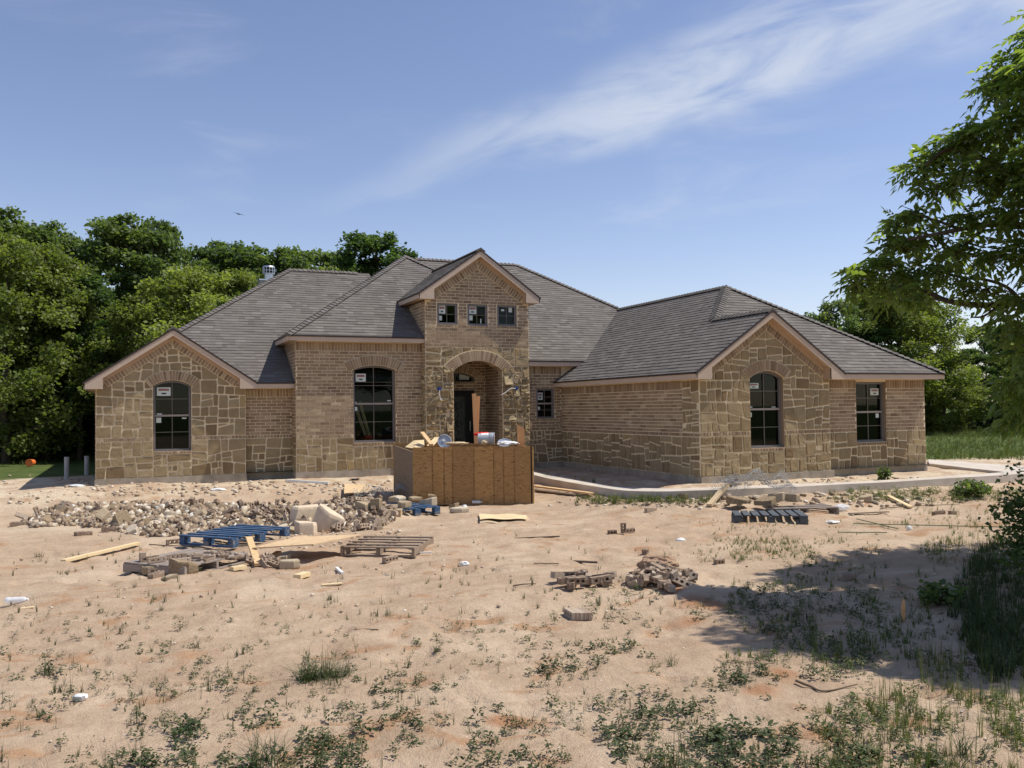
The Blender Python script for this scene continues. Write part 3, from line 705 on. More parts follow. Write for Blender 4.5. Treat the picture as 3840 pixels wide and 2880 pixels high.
fs = Fr((XC0, 24.2, 0), (0, -1, 0)); panel(WALL, fs, [(0, ZF), (24.2-YC, ZF), (24.2-YC, ZCW+.05), (0, ZCW+.05)])
bricks(BR, fs, 0, 24.2-YC, ZB, ZCW-.22); soldiers(BR, fs, 0, 24.2-YC, ZCW-.22, ZCW); stone_region(ST, fs, 1.6, 24.2-YC, ZF, ZB); foundation(fs, 0, 24.2-YC)
flush()
# --- tower
fr = Fr((0, YT, 0), Xv); A = (7.696, 9.083, ZF, 2.626, 2.894); zg = ZTW+.18+PT*(XT1-XT0)/2
tw = [(7.272, 7.829, 3.827, 4.384, 4.384), (8.108, 8.674, 3.821, 4.39, 4.39), (8.956, 9.52, 3.83, 4.394, 4.394)]
panel(WALL, fr, [(XT0, ZF), (A[0], ZF)] + arcpts(*[A[i] for i in (0, 1, 3, 4)])[0] + [(A[1], ZF), (XT1, ZF), (XT1, ZTW+.18), ((XT0+XT1)/2, zg), (XT0, ZTW+.18)], [shape(*q) for q in tw])
stone_region(STR, fr, XT0, A[0], ZF, 2.75, rough=.9, big=.075); flush()
stone_region(STR, fr, A[1], XT1, ZF, 2.75, rough=.9, big=.075)
stone_region(ST, fr, XT0, XT1, 2.75, ZS-.09, [(A[0], A[1], 2.0, A[4]+.02)], rough=.15, big=.13)
soldiers(BR, fr, XT0, XT1, ZS-.09, ZS-.01, .082, .02)
umT = (XT0+XT1)/2
bricks(BR, fr, XT0, XT1, ZS-.01, zg-.1, [(a-.02, b+.02, c-.07, d_+.02) for a, b, c, _, d_ in tw], lim=lambda z: (XT0+max(0, (z-ZTW+.1)/PT), XT1-max(0, (z-ZTW+.1)/PT)))
for a, b, c, _, d_ in tw: soldiers(BR, fr, a-.02, b+.02, c-.07, c-.004, .08, .03)
arch_band(BR, fr, *[A[i] for i in (0, 1, 3, 4)], wd=.27, ext=.10, d=.055)
gable_rakes(BR, fr, XT0+.12, XT1-.12, ZTW+.17+PT*.12, ZTW+.17+PT*(XT1-XT0)/2, .26)
stk = [[(.10, .52, .19, .21, 1), (.12, .2, .08, .12, 0)], [(.10, .55, .22, .2, 1), (.12, .25, .1, .13, 0), (.68, .12, .03, .12, 0)], [(.25, .72, .09, .05, 0), (.64, .68, .1, .14, 0)]]
for q, sk_, lb in zip(tw, stk, ('left', 'middle', 'right')): window(fr, *q, rail=False, rows=(1,), sticker=sk_, fw_=.055, d=-.02, label='%s one of the three small square tower windows' % lb)
flush()
for xx, y0, y1, dr in ((XT0, YT, 25, -1), (XT1, YT, 25, 1)):
    f2 = Fr((xx, y1, 0), (0, -1, 0)) if dr < 0 else Fr((xx, y0, 0), (0, 1, 0)); Lw = y1-y0
    panel(WALL, f2, [(0, ZF), (Lw, ZF), (Lw, ZTW), (0, ZTW)]); bricks(BR, f2, 0, Lw, 2.7, ZTW)
    if dr < 0: stone_region(STR, f2, Lw-.3, Lw, ZF, 2.7, rough=.5, big=.06)
    else: bricks(BR, f2, 0, .3, ZF, 2.7)
flush()
YP = YT+1.55; frp = Fr((0, YP, 0), Xv); DR = (7.74, 8.83, ZF, 2.117, 2.117); TRN = (7.80, 8.89, 2.36, 2.52, 2.66)
panel(WALL, frp, [(7.2, ZF), (7.2, 3.2), (9.26, 3.2), (9.26, ZF)][::-1], [shape(*TRN)], rev=.1)
bricks(BR, frp, 7.3, 9.22, ZF, 3.2, [(DR[0]-.03, DR[1]+.03, ZF, 2.19), (TRN[0], TRN[1], TRN[2], TRN[4]+.03)])
arch_band(BR, frp, TRN[0], TRN[1], TRN[3], TRN[4], wd=.2, ext=.05)
for xx, dr in ((9.22, -1), (7.3, 1)):
    f3 = Fr((xx, YP, 0), (0, -1, 0)) if dr < 0 else Fr((xx, YT, 0), (0, 1, 0))
    panel(WALL, f3, [(0, ZF), (YP-YT-.25, ZF), (YP-YT-.25, 3.2), (0, 3.2)] if dr < 0 else [(.25, ZF), (YP-YT, ZF), (YP-YT, 3.2), (.25, 3.2)]); bricks(BR, f3, .0 if dr < 0 else .25, YP-YT-.27 if dr < 0 else YP-YT, ZF, 3.2)
# arch jambs (thickness of the entry wall)
for xx, dr in ((A[0], 1), (A[1], -1)):
    f3 = Fr((xx, YT, 0), (0, 1, 0)) if dr > 0 else Fr((xx, YT+.28, 0), (0, -1, 0)); panel(WALL, f3, [(0, ZF), (.28, ZF), (.28, 2.63), (0, 2.63)])
    bricks(BR, f3, .0, .28, ZF, 2.63)
pts, _ = arcpts(*[A[i] for i in (0, 1, 3, 4)])
for a, b in zip(pts, pts[1:]): WALL.face([fr.p(*a, .03), fr.p(*b, .03), fr.p(*b, -.28), fr.p(*a, -.28)], 'brick', random.random())
back = MB()
inner = Fr((0, YT+.28, 0), Xv)
for a, b in zip(pts, pts[1:]): WALL.face([inner.p(*a, 0), inner.p(*b, 0), inner.p(b[0], 3.2, 0), inner.p(a[0], 3.2, 0)], 'mortar')
WALL.face([Vector((7.2, YT+.1, 3.2)), Vector((9.3, YT+.1, 3.2)), Vector((9.3, YP+.1, 3.2)), Vector((7.2, YP+.1, 3.2))], 'soffit')
WALL.face([Vector((XT0, YT, ZF+.002)), Vector((XT1, YT, ZF+.002)), Vector((XT1, YP+.1, ZF+.002)), Vector((XT0, YP+.1, ZF+.002))], 'concrete')
foundation(fr, XT0-.02, XT1+.02)
window(frp, *TRN, rail=False, vert=1, rows=(), sticker=[(.62, .30, .3, .2, 0)], label='low arched transom window above the front door')
# door
dm = MB(); dm.box(((DR[0]+DR[1])/2, YP+.02, (ZF+2.15)/2+.03), (DR[1]-DR[0]+.08, .10, 2.15-ZF-.06), bev=.006); door = dm.build('door', 'dark', house, label='black front door with wrought iron scrollwork over dark glass')
gp = MB(); yy = YP-.035; x0, x1, z0, z1 = DR[0]+.06, DR[1]-.22, .45, 1.98
gp.face([(x0, yy, z0), (x1, yy, z0), (x1, yy, z1), (x0, yy, z1)]); gp.build('glass_panel', 'doorglass' if 'doorglass' in M else 'green', door)
sc = MB(); xm = (x0+x1)/2
def ring(c, r, a0=0, a1=6.2832, n=16, rad=.008): sc.tube([(c[0]+r*math.cos(a0+(a1-a0)*i/n), yy-.012, c[1]+r*math.sin(a0+(a1-a0)*i/n)) for i in range(n+1)], rad, 5)
for z in (.72, 1.22, 1.72):
    ring((xm, z), .15); ring((xm-.17, z), .09); ring((xm+.17, z), .09); ring((xm, z), .06)
for z in (.97, 1.47): ring((xm-.1, z), .08, 0, 4.5); ring((xm+.1, z), .08, -1.4, 3.1)
for x in (x0+.02, x1-.02, xm): sc.tube([(x, yy-.012, z0), (x, yy-.012, z1)], .008, 5)
sc.build('iron_scrollwork', 'dark', door)
hd = MB(); hd.tube([(x1+.1, YP-.05, 1.0), (x1+.1, YP-.09, 1.02), (x1+.1, YP-.09, 1.28), (x1+.1, YP-.05, 1.3)], .012, 6); hd.build('handle', 'metal', door)
flush()
# --- nook
fr = Fr((0, YN, 0), Xv); w = (10.195, 10.735, 1.335, 2.166, 2.166)
panel(WALL, fr, [(XT1-.1, ZF), (XR0+1.0, ZF), (XR0+1.0, ZNW+.02), (XT1-.1, ZNW+.02)], [shape(*w)])
stone_region(ST, fr, XT1, XR0, ZF, ZB, big=.09); bricks(BR, fr, XT1, XR0, ZB, ZNW-.24, [(w[0], w[1], w[2]-.07, w[4])]); soldiers(BR, fr, XT1, XR0, ZNW-.24, ZNW-.02)
soldiers(BR, fr, w[0]-.02, w[1]+.02, w[2]-.07, w[2]-.004, .08, .03); foundation(fr, XT1-.1, XR0+.2)
window(fr, *w, fw_=.055, d=-.02, rows=(1, 1), sticker=[(.12, .62, .16, .2, 1), (.12, .28, .07, .1, 0)], label='small window in the shaded nook right of the entry tower')
flush()
# --- right wing, long left wall
fl = Fr((XR0, YN, 0), (0, -1, 0)); Lw = YN-YR
panel(WALL, fl, [(0, ZF), (Lw, ZF), (Lw, ZW+.1), (0, ZW+.1)])
q0 = Lw-.62
stone_region(ST, fl, 0, Lw-.02, ZF, ZB-.04); soldiers(BR, fl, 0, q0, ZB-.04, ZB+.04, .08); bricks(BR, fl, 0, q0, ZB+.04, ZW-.2); soldiers(BR, fl, 0, q0, ZW-.2, ZW)
stone_region(ST, fl, q0, Lw-.02, ZB+.05, ZW, big=.07); soldiers(BR, fl, q0, Lw, ZB-.04, ZB+.04, .08, .02); foundation(fl, 0, Lw+.02)
flush()
# --- right gable front
fr = Fr((0, YR, 0), Xv); w = (12.294, 13.206, .700, 2.233, 2.385)
umR = (XR0+XR1)/2
panel(WALL, fr, [(XR0, ZF), (XR1, ZF), (XR1, 2.36), (umR, 2.36+P*(XR1-XR0)/2), (XR0, 2.36)], [shape(*w)])
stone_region(ST, fr, XR0, XR1, ZF, ZB-.03, [(w[0], w[1], w[2]-.08, 9)], rough=.12)
stone_region(ST, fr, XR0, XR1, ZB+.05, 4, [(w[0], w[1], .5, w[4]+.02)], [lambda p: 2.30+P*(p[0]-XR0)-p[1]-.10, lambda p: 2.30+P*(XR1-p[0])-p[1]-.10])
for a, b in ((XR0, w[0]), (w[1], XR1)): soldiers(BR, fr, a, b, ZB-.03, ZB+.05, .082, .02)
soldiers(BR, fr, w[0], w[1], w[2]-.08, w[2]-.005, .08, .03)
arch_band(BR, fr, *[w[i] for i in (0, 1, 3, 4)], wd=.23, ext=.09)
gable_rakes(BR, fr, XR0+.12, XR1-.12, 2.36+P*.12, 2.36+P*(XR1-XR0)/2, .24)
foundation(fr, XR0-.02, XR1+.06, .05)
window(fr, *w, sticker=[(.06, .77, .28, .12, 1), (.06, .52, .1, .03, 0), (.75, .52, .12, .02, 0), (.08, .4, .06, .1, 0)], label='arched window in the right stone gable')
frs = Fr((XR1, YR, 0), (0, 1, 0)); panel(WALL, frs, [(0, ZF), (.2, ZF), (.2, ZW), (0, ZW)])
flush()
# --- right recess
fr = Fr((0, YR2, 0), Xv); w = (15.474, 16.408, .733, 2.141, 2.141)
panel(WALL, fr, [(XR1-.1, ZF), (XR3, ZF), (XR3, ZW+.1), (XR1-.1, ZW+.1)], [shape(*w)])
stone_region(ST, fr, XR1, XR3, ZF, ZB-.03, [(w[0], w[1], w[2]-.08, 9)]); 
for a, b in ((XR1, w[0]), (w[1], XR3)): soldiers(BR, fr, a, b, ZB-.03, ZB+.05)
soldiers(BR, fr, w[0], w[1], w[2]-.08, w[2]-.005, .08, .03)
bricks(BR, fr, XR1, XR3, ZB+.05, ZW-.2, [(w[0], w[1], .5, w[4]+.02)])
for a, b in ((XR1, w[0]), (w[1], XR3)): soldiers(BR, fr, a, b, ZW-.2, ZW)
foundation(fr, XR1-.1, XR3+.02, .02)
window(fr, *w, sticker=[(.62, .78, .26, .16, 1), (.05, .57, .04, .08, 0), (.78, .40, .1, .1, 0)], label='square-headed window at the right end of the house')
flush()
fq = Fr((XR3, YR2, 0), (0, 1, 0)); panel(WALL, fq, [(0, ZF), (YB-YR2, ZF), (YB-YR2, ZW+.1), (0, ZW+.1)]); bricks(BR, fq, 0, YB-YR2, ZB, ZW); stone_region(ST, fq, 0, 3, ZF, ZB); foundation(fq, 0, YB-YR2, .02)
fb = Fr((XR3, YB, 0), (-1, 0, 0)); panel(WALL, fb, [(0, ZF), (XR3-XL0, ZF), (XR3-XL0, ZW+.1), (0, ZW+.1)]); foundation(fb, 0, XR3-XL0)
FL = MB(); FL.face([(XL0, YL, ZF+.01), (XR3, YL, ZF+.01), (XR3, YB, ZF+.01), (XL0, YB, ZF+.01)]); FL.face([(XR0, YR, ZF+.01), (XR3, YR, ZF+.01), (XR3, YL, ZF+.01), (XR0, YL, ZF+.01)])
FL.build('interior_floor', 'unlit_interior', house)
# lumber leaning inside the central room
for (xa, xb, zt_, lb) in ((5.27, 5.62, 1.66, 'light wooden stud leaning left inside the central arched window'), (5.36, 5.72, 1.86, 'second, longer stud leaning behind the first inside the central arched window')):
    q = MB(); q.bar((xb, YC+.6+.3*(zt_-1.6), .88), (xa, YC+.3, zt_), .075, .035, upv=(0, 1, 0)); q.build('stud', 'palewood', label=lb, cat='stud', group='studs leaning inside the central room')
q = MB(); q.box((5.62, YC+.5, .93), (.2, .14, .1), bev=.02); q.build('toolbox', 'red', label='red box on the sill inside the central arched window', cat='toolbox')
flush(); WALL.build('wall', None, house); FOUND.build('foundation', None, house)
# ------------------------------------------------------------------ house: roof
EXP = .143; RF = MB(); CAPS = []; FA = MB(); SO = MB(); DRP = MB()
def slope_face(pts, down):
    """convex polygon pts (3D) on a slope; down = horizontal downslope direction"""
    pts = [Vector(p) for p in pts]; dn = Vector((down[0], down[1], 0)).normalized(); u = Vector((-dn.y, dn.x, 0))
    a, b, c = pts[:3]; n = (b-a).cross(c-a).normalized()
    for k in range(3, len(pts)):
        if n.length < .5: n = (pts[k-1]-a).cross(pts[k]-a).normalized()
    if n.z < 0: n = -n
    vv = (n.cross(u)).normalized()
    if vv.z < 0: vv = -vv
    o = a; sinp = vv.z
    v_of = lambda p: (p.z)/sinp
    q2 = [((p-o).dot(u), v_of(p)) for p in pts]
    def to3(q): return o+u*q[0]+vv*(q[1]-v_of(o))
    vmin = min(q[1] for q in q2); vmax = max(q[1] for q in q2); k = math.floor(vmin/EXP)
    while k*EXP < vmax:
        v0, v1 = k*EXP, (k+1)*EXP; k += 1
        band = clip(clip(q2, lambda p: p[1]-v0), lambda p: v1-p[1])
        if len(band) < 3: continue
        umin = min(p[0] for p in band); umax = max(p[0] for p in band); random.seed(k*7919+int(umin*100)); x = umin-random.uniform(0, .25)
        while x < umax:
            x2 = x+random.choice((.12, .16, .2, .25, .33)); t = clip(clip(band, lambda p: p[0]-x), lambda p: x2-p[0]); x = x2
            if len(t) < 3 or abs(area(t)) < 1e-5: continue
            h = .010+random.choice((0, 0, .004)); r = min(1, max(0, random.gauss(.42, .2))) if random.random() < .8 else random.uniform(.6, 1)
            top = [to3(p)+n*(h*(1-(p[1]-v0)/EXP)+.001) for p in t]
            if (top[1]-top[0]).cross(top[2]-top[0]).dot(n) < 0: top.reverse()
            RF.face(top, 'shingle', r)
            lo = sorted([p for p in t if p[1] < v0+1e-5 or p[1] < vmin+1e-5])
            if len(lo) >= 2:
                A_, B_ = to3(lo[0]), to3(lo[-1]); RF.face([A_, B_, B_+n*h, A_+n*h], 'shingle', .3)
def cap(p0, p1, w=.13, up_=None):
    p0 = Vector(p0); p1 = Vector(p1); CAP = MB()
    if p1.z < p0.z: p0, p1 = p1, p0
    d = (p1-p0); L = d.length; d.normalize(); sdv = d.cross(Vector((0, 0, 1))).normalized(); n = max(1, int(L/.14)); st = L/n
    flat = abs(d.z) < .05; dr = .075 if flat else .045
    for k in range(n):
        a = p0+d*(k*st-.01); b = p0+d*((k+1)*st+.02); z = Vector((0, 0, 1))
        h0, h1 = .045, .022; r = random.random()*.8
        la, ra, ca_ = a-sdv*w-z*(dr-h0), a+sdv*w-z*(dr-h0), a+z*h0*1.25
        lb, rb, cb = b-sdv*w-z*(dr-h1), b+sdv*w-z*(dr-h1), b+z*h1*1.25
        CAP.raw([la, ca_, ra, lb, cb, rb, la-z*.03, ra-z*.03], [(0, 1, 4, 3), (1, 2, 5, 4), (0, 6, 7, 2, 1)], 'shingle', r)
    CAPS.append(CAP)
def eave(p0, p1, out, zw_y, fh=.135, wallpt=None):
    """fascia + soffit along an eave p0->p1 (roof edge), out = outward unit, zw_y = overhang"""
    p0 = Vector(p0); p1 = Vector(p1); o = Vector(out); z = Vector((0, 0, 1))
    FA.hexa([p0-o*.03-z*fh, p1-o*.03-z*fh, p1-z*fh-o*.005, p0-z*fh-o*.005], [p0-o*.03-z*.012, p1-o*.03-z*.012, p1-z*.012-o*.005, p0-z*.012-o*.005], 'fascia')
    DRP.hexa([p0-o*.02-z*.03, p1-o*.02-z*.03, p1-z*.03+o*.012, p0-z*.03+o*.012], [p0-o*.02+z*.012, p1-o*.02+z*.012, p1+z*.012+o*.012, p0+z*.012+o*.012], 'drip')
    SO.face([p0-z*(fh-.01)-o*.02, p1-z*(fh-.01)-o*.02, p1-z*(fh-.01)-o*(zw_y+.05), p0-z*(fh-.01)-o*(zw_y+.05)], 'soffit')
def gable_trim(xl, xr, yf, yw, ze, p, zwall, bw=.155, ret=.40):
    xm = (xl+xr)/2; zr = ze+p*(xr-xl)/2
    for s in (-1, 1):
        xe = xl if s < 0 else xr
        X = lambda t: xe - s*t         # t inward from the tip
        wI = (xr-xl)/2
        top = lambda t: ze+p*t-.012
        poly = [(X(0), top(0)), (X(wI), top(wI)), (X(wI), top(wI)-bw), (X(ret), top(ret)-bw), (X(ret), ze-.135-.01), (X(.015), ze-.135-.01)]
        # split into quads: rake + return block
        for q in ([(X(ret), top(ret)), (X(wI), top(wI)), (X(wI), top(wI)-bw), (X(ret), top(ret)-bw)], [(X(0), top(0)), (X(ret), top(ret)), (X(ret), ze-.145), (X(.015), ze-.145)]):
            a = [Vector((x, yf+.035, z)) for x, z in q]; b = [Vector((x, yf, z)) for x, z in q]; FA.hexa(a, b, 'fascia')
        q = [(X(-.012), top(0)-.03), (X(wI), top(wI)-.022), (X(wI), top(wI)+.02), (X(-.012), top(0)+.02)]
        DRP.hexa([Vector((x, yf+.02, z)) for x, z in q], [Vector((x, yf-.014, z)) for x, z in q], 'drip')
        SO.face([Vector((X(ret-.02), yf+.01, top(ret)-bw+.04)), Vector((X(wI), yf+.01, top(wI)-bw+.04)), Vector((X(wI), yw+.03, top(wI)-bw+.04)), Vector((X(ret-.02), yw+.03, top(ret)-bw+.04))], 'soffit')
        # return box: bottom and inner side
        SO.face([Vector((X(.015), yf+.01, ze-.14)), Vector((X(ret), yf+.01, ze-.14)), Vector((X(ret), yw+.05, ze-.14)), Vector((X(.015), yw+.05, ze-.14))], 'soffit')
        SO.face([Vector((X(ret), yf+.01, ze-.14)), Vector((X(ret), yf+.01, top(ret)-.02)), Vector((X(ret), yw+.05, top(ret)-.02)), Vector((X(ret), yw+.05, ze-.14))], 'soffit')
        # frieze board against the wall following the rake
        FA.hexa([Vector((x, yw, z)) for x, z in [(X(ret-.1), top(ret-.1)-.23), (X(wI), top(wI)-.235), (X(wI), top(wI)-.06), (X(ret-.1), top(ret-.1)-.06)]], [Vector((x, yw-.05, z)) for x, z in [(X(ret-.1), top(ret-.1)-.23), (X(wI), top(wI)-.235), (X(wI), top(wI)-.06), (X(ret-.1), top(ret-.1)-.06)]], 'soffit')
YF = 21.618; XE = -.963; XG = 2.81; XM = (XE+XG)/2; H1 = ZRE+P*(XG-XE)/2; t1 = (XG-XE)/2
T = 5.45; RL = (XE+T, YF+T, ZRE+P*T); YBk = YF+2*T
# left slope
slope_face([(XE, YF, ZRE), (XE, YF+t1, ZRE), (XM, YF+t1, H1), (XM, YF, H1)], (-1, 0))
slope_face([(XE, YF+t1, ZRE), (XE, YBk, ZRE), RL, (XM, YF+t1, H1)], (-1, 0))
slope_face([(XG, YF, ZRE), (XM, YF, H1), (XM, YF+t1, H1)], (1, 0))
# main-left front slope: trimmed left of the valley
slope_face([(XG, YF, ZRE), (7.0, YF, ZRE), (7.0, YF+T, RL[2]), RL, (XM, YF+t1, H1)], (0, -1))
slope_face([(XE, YBk, ZRE), RL, (7.0, RL[1], RL[2]), (7.0, YBk, ZRE)], (0, 1))
cap((XM, YF+.0, H1), (XM, YF+t1, H1)); cap((XM, YF+t1, H1), RL); cap(RL, (6.6, RL[1], RL[2]))
gable_trim(XE, XG, YF, YL, ZRE, P, ZW)
eave((XG-.02, YF, ZRE), (XC0, YF, ZRE), (0, -1, 0), YM-YF); eave((XE, YF, ZRE), (XE, YBk, ZRE), (-1, 0, 0), .25)
# central hip
XC, YCc = 3.464, 21.248; tC = 4.27; PK = (XC+tC, YCc+tC, ZCE+P*tC)
slope_face([(XC, YCc, ZCE), (PK[0]*2-XC-2.2, YCc, ZCE), (PK[0]+tC-2.2, YCc+2.2-.0, ZCE+P*2.2)] if False else [(XC, YCc, ZCE), (XT0+.02, YCc, ZCE), (XT0+.02, YCc+(XT0+.02-XC), ZCE+P*(XT0+.02-XC))], (0, -1))
# upper part right of the tower's left wall plane
zc = ZCE+P*1.9; slope_face([(XT0+.02, YCc+1.0, ZCE+P*1.0), (PK[0]+tC-1.6, YCc+1.6, ZCE+P*1.6), PK, (XT0+.02, YCc+(XT0+.02-XC), ZCE+P*(XT0+.02-XC))], (0, -1))
slope_face([(XC, YCc, ZCE), (XC, YCc+9, ZCE), (PK[0], YCc+9, PK[2]), PK], (-1, 0))
slope_face([PK, (PK[0]+tC-1.6, YCc+1.6, ZCE+P*1.6), (PK[0]+tC-1.6, YCc+8, ZCE+P*1.6), (PK[0], YCc+8, PK[2])], (1, 0))
cap((XC, YCc, ZCE), PK); cap(PK, (PK[0]+1.6, PK[1]-1.6, PK[2]-P*1.6)); cap(PK, (PK[0], PK[1]+1.2, PK[2]))
eave((XC, YCc, ZCE), (XT0, YCc, ZCE), (0, -1, 0), YC-YCc); eave((XC, YCc, ZCE), (XC, 23.5, ZCE), (-1, 0, 0), XC0-XC)
# nook / main front slope
YNn = 21.19; tN = 5.275; YRd = YNn+tN; zRd = ZNE+P*tN; XA, XB = 8.35, 11.9
slope_face([(XT1-.02, YNn, ZNE), (XB+tN, YNn, ZNE), (XB, YRd, zRd), (XT1-.02, YRd, zRd)], (0, -1))
slope_face([(XA-1.5, YRd-1.5, zRd-P*1.5), (XT1-.02, YRd-1.5, zRd-P*1.5), (XT1-.02, YRd, zRd), (XA, YRd, zRd)], (0, -1))
slope_face([(XB+tN, YNn, ZNE), (XB+tN, YRd+tN, ZNE), (XB, YRd, zRd)], (1, 0))
slope_face([(XA-tN, YRd+tN, ZNE), (XB+tN, YRd+tN, ZNE), (XB, YRd, zRd), (XA, YRd, zRd)], (0, 1))
slope_face([(XA-1.5, YRd+1.5, zRd-P*1.5), (XA, YRd, zRd), (XA-1.5, YRd-1.5, zRd-P*1.5)], (-1, 0))
cap((XA, YRd, zRd), (XB, YRd, zRd)); cap((XB+2.45, YRd-2.45, zRd-P*2.45), (XB, YRd, zRd))
eave((XT1-.0, YNn, ZNE), (12.0, YNn, ZNE), (0, -1, 0), YN-YNn)
# tower gable roof
XTL, XTR, YTf = 6.696, 10.118, 20.969; XTM = (XTL+XTR)/2; HT = ZTE+PT*(XTR-XTL)/2
slope_face([(XTL, YTf, ZTE), (XTL, 25.5, ZTE), (XTM, 25.5, HT), (XTM, YTf, HT)], (-1, 0))
slope_face([(XTR, YTf, ZTE), (XTR, 25.5, ZTE), (XTM, 25.5, HT), (XTM, YTf, HT)], (1, 0))
cap((XTM, YTf, HT), (XTM, 25.5, HT)); gable_trim(XTL, XTR, YTf, YT, ZTE, PT, ZTW, .17, .42)
eave((XTL, YTf, ZTE), (XTL, 23.6, ZTE), (-1, 0, 0), XT0-XTL); eave((XTR, YTf, ZTE), (XTR, 23.9, ZTE), (1, 0, 0), XTR-XT1)
# right wing
XW, YW = 10.726, 14.847; XWG = 14.78; XWM = (XW+XWG)/2; tG = (XWG-XW)/2; HG = ZRE+P*tG; XWE = 17.926; tW = (XWE-XW)/2; PW = (XW+tW, YW+tW, ZRE+P*tW)
slope_face([(XW, YW, ZRE), (XW, YW+tG, ZRE), (XWM, YW+tG, HG), (XWM, YW, HG)], (-1, 0))
slope_face([(XW, YW+tG, ZRE), (XW, YN+.1, ZRE), (PW[0], YN+3.8, PW[2]), PW, (XWM, YW+tG, HG)], (-1, 0))
slope_face([(XWG, YW, ZRE), (XWM, YW, HG), (XWM, YW+tG, HG)], (1, 0))
slope_face([(XWG, YW, ZRE), (XWE, YW, ZRE), PW, (XWM, YW+tG, HG)], (0, -1))
slope_face([(XWE, YW, ZRE), (XWE, YB+.2, ZRE), (PW[0], YB+.2, PW[2]), PW], (1, 0))
cap((XWM, YW, HG), (XWM, YW+tG, HG)); cap((XWM, YW+tG, HG), PW); cap((XWE, YW, ZRE), PW); cap(PW, (PW[0], YW+10, PW[2]))
gable_trim(XW, XWG, YW, YR, ZRE, P, ZW)
eave((XWG-.02, YW, ZRE), (XWE, YW, ZRE), (0, -1, 0), YR2-YW); eave((XW, YW, ZRE), (XW, YN-.0, ZRE), (-1, 0, 0), XR0-XW); eave((XWE, YW, ZRE), (XWE, YB, ZRE), (1, 0, 0), XWE-XR3)
roof = RF.build('roof', None, house); [q.build('ridge_cap', None, roof) for q in CAPS]; DRP.build('drip_edge', None, roof)
FA.build('fascia', None, house); SO.build('soffit', None, house)
# flashing where the walls rise from the roof: none seen; chimney chase with round cap
ch = MB(); cc = pxD(1008, 1052, 30.0); ch.box((cc.x-.02, cc.y, cc.z-1.3), (.62, .6, 2.5), m='greypvc', bev=.01); chim = ch.build('chimney', None, house)
q = MB(); q.box((cc.x-.02, cc.y, cc.z-.03), (.7, .7, .05), bev=.008); q.build('chase_cover', 'metal', chim)
q = MB(); q.tube([(cc.x, cc.y, cc.z), (cc.x, cc.y, cc.z+.22)], .155, 20); q.tube([(cc.x, cc.y, cc.z+.22), (cc.x, cc.y, cc.z+.24)], .21, 20); q.tube([(cc.x, cc.y, cc.z+.33), (cc.x, cc.y, cc.z+.345)], .21, 20); q.tube([(cc.x, cc.y, cc.z+.44), (cc.x, cc.y, cc.z+.50)], [.215, .19], 20)
for k in range(12):
    a = k*.5236; q.box((cc.x+.2*math.cos(a), cc.y+.2*math.sin(a), cc.z+.34), (.02, .02, .22))
q.build('flue_cap', 'metal', chim)
q = MB(); q.tube([(cc.x, cc.y, cc.z+.23), (cc.x, cc.y, cc.z+.45)], .16, 16); q.build('flue_core', 'dark', chim)
vp = pxD(667, 1252, 31.0); q = MB(); q.tube([(vp.x, vp.y, vp.z-1.2), (vp.x, vp.y, vp.z+.18)], .045, 10); q.build('vent_pipe', 'greypvc', house)
q = MB(); rv = pxD(2081, 1150, 26.0)
# blue electrical boxes with wires on the entry pillars
for nm, (px, py), pts in (('left', (1649, 1459), [(1649, 1462), (1648, 1475), (1650, 1490), (1652, 1498), (1658, 1497)]), ('right', (1937, 1457), [(1934, 1457), (1918, 1456), (1908, 1461), (1895, 1473), (1879, 1481)])):
    c = onY(px, py, YT-.09); b = MB(); b.tube([c+Vector((0, .1, 0)), c], .045, 8); o = b.build('junction_box', 'bluecap', house)
    w_ = MB(); w_.tube([onY(a, b_, YT-.11) for a, b_ in pts], .011, 6); w_.build('cable', 'wire', o)
# ------------------------------------------------------------------ paving
def strip_slab(name, left, right, th, h, m, **kw):
    """slab between two ground polylines"""
    mb = MB(); n = len(left)
    for i in range(n-1):
        q = [left[i], left[i+1], right[i+1], right[i]]
        t = [Vector((p.x, p.y, p.z+h)) for p in q]; b = [Vector((p.x, p.y, p.z+h-th)) for p in q]
        mb.face(t[::-1] if (t[1]-t[0]).cross(t[2]-t[0]).z < 0 else t)
        mb.face([b[0], b[1], t[1], t[0]]); mb.face([b[3], b[2], t[2], t[3]])
    return mb.build(name, m, **kw)
def smooth_pts(pp, k=6):
    pp = [Vector(p) for p in pp]; pp = [pp[0]*2-pp[1]]+pp+[pp[-1]*2-pp[-2]]; out = []
    for i in range(1, len(pp)-2):
        a, b, c, d = pp[i-1:i+3]
        for t in range(k):
            t /= k; out.append(.5*((2*b)+(c-a)*t+(2*a-5*b+4*c-d)*t*t+(3*b-a-3*c+d)*t**3))
    out.append(pp[-2]); return out
back_ = [(1925, 1762), (2010, 1782), (2080, 1793), (2160, 1808), (2260, 1830), (2360, 1843), (2520, 1845), (2700, 1838), (2950, 1829), (3150, 1822), (3350, 1812), (3560, 1797), (3760, 1782), (3960, 1765)]
frnt_ = [(1925, 1800), (2010, 1813), (2080, 1825), (2160, 1842), (2260, 1856), (2360, 1866), (2520, 1868), (2700, 1862), (2950, 1853), (3150, 1844), (3350, 1836), (3560, 1822), (3760, 1808), (3960, 1795)]
Lp = smooth_pts([at(*p) for p in back_]); Rp = smooth_pts([at(*p) for p in frnt_])
for A_ in (Lp, Rp):
    zs = [p.z for p in A_]; zs = np.convolve(np.pad(zs, 6, mode='edge'), np.ones(13)/13, 'valid')
    for p, z in zip(A_, zs): p.z = z
for a, b in zip(Lp, Rp): a.z = b.z = max(a.z, b.z)
strip_slab('sidewalk', Lp, Rp, .22, .075, 'slab', kind='structure')
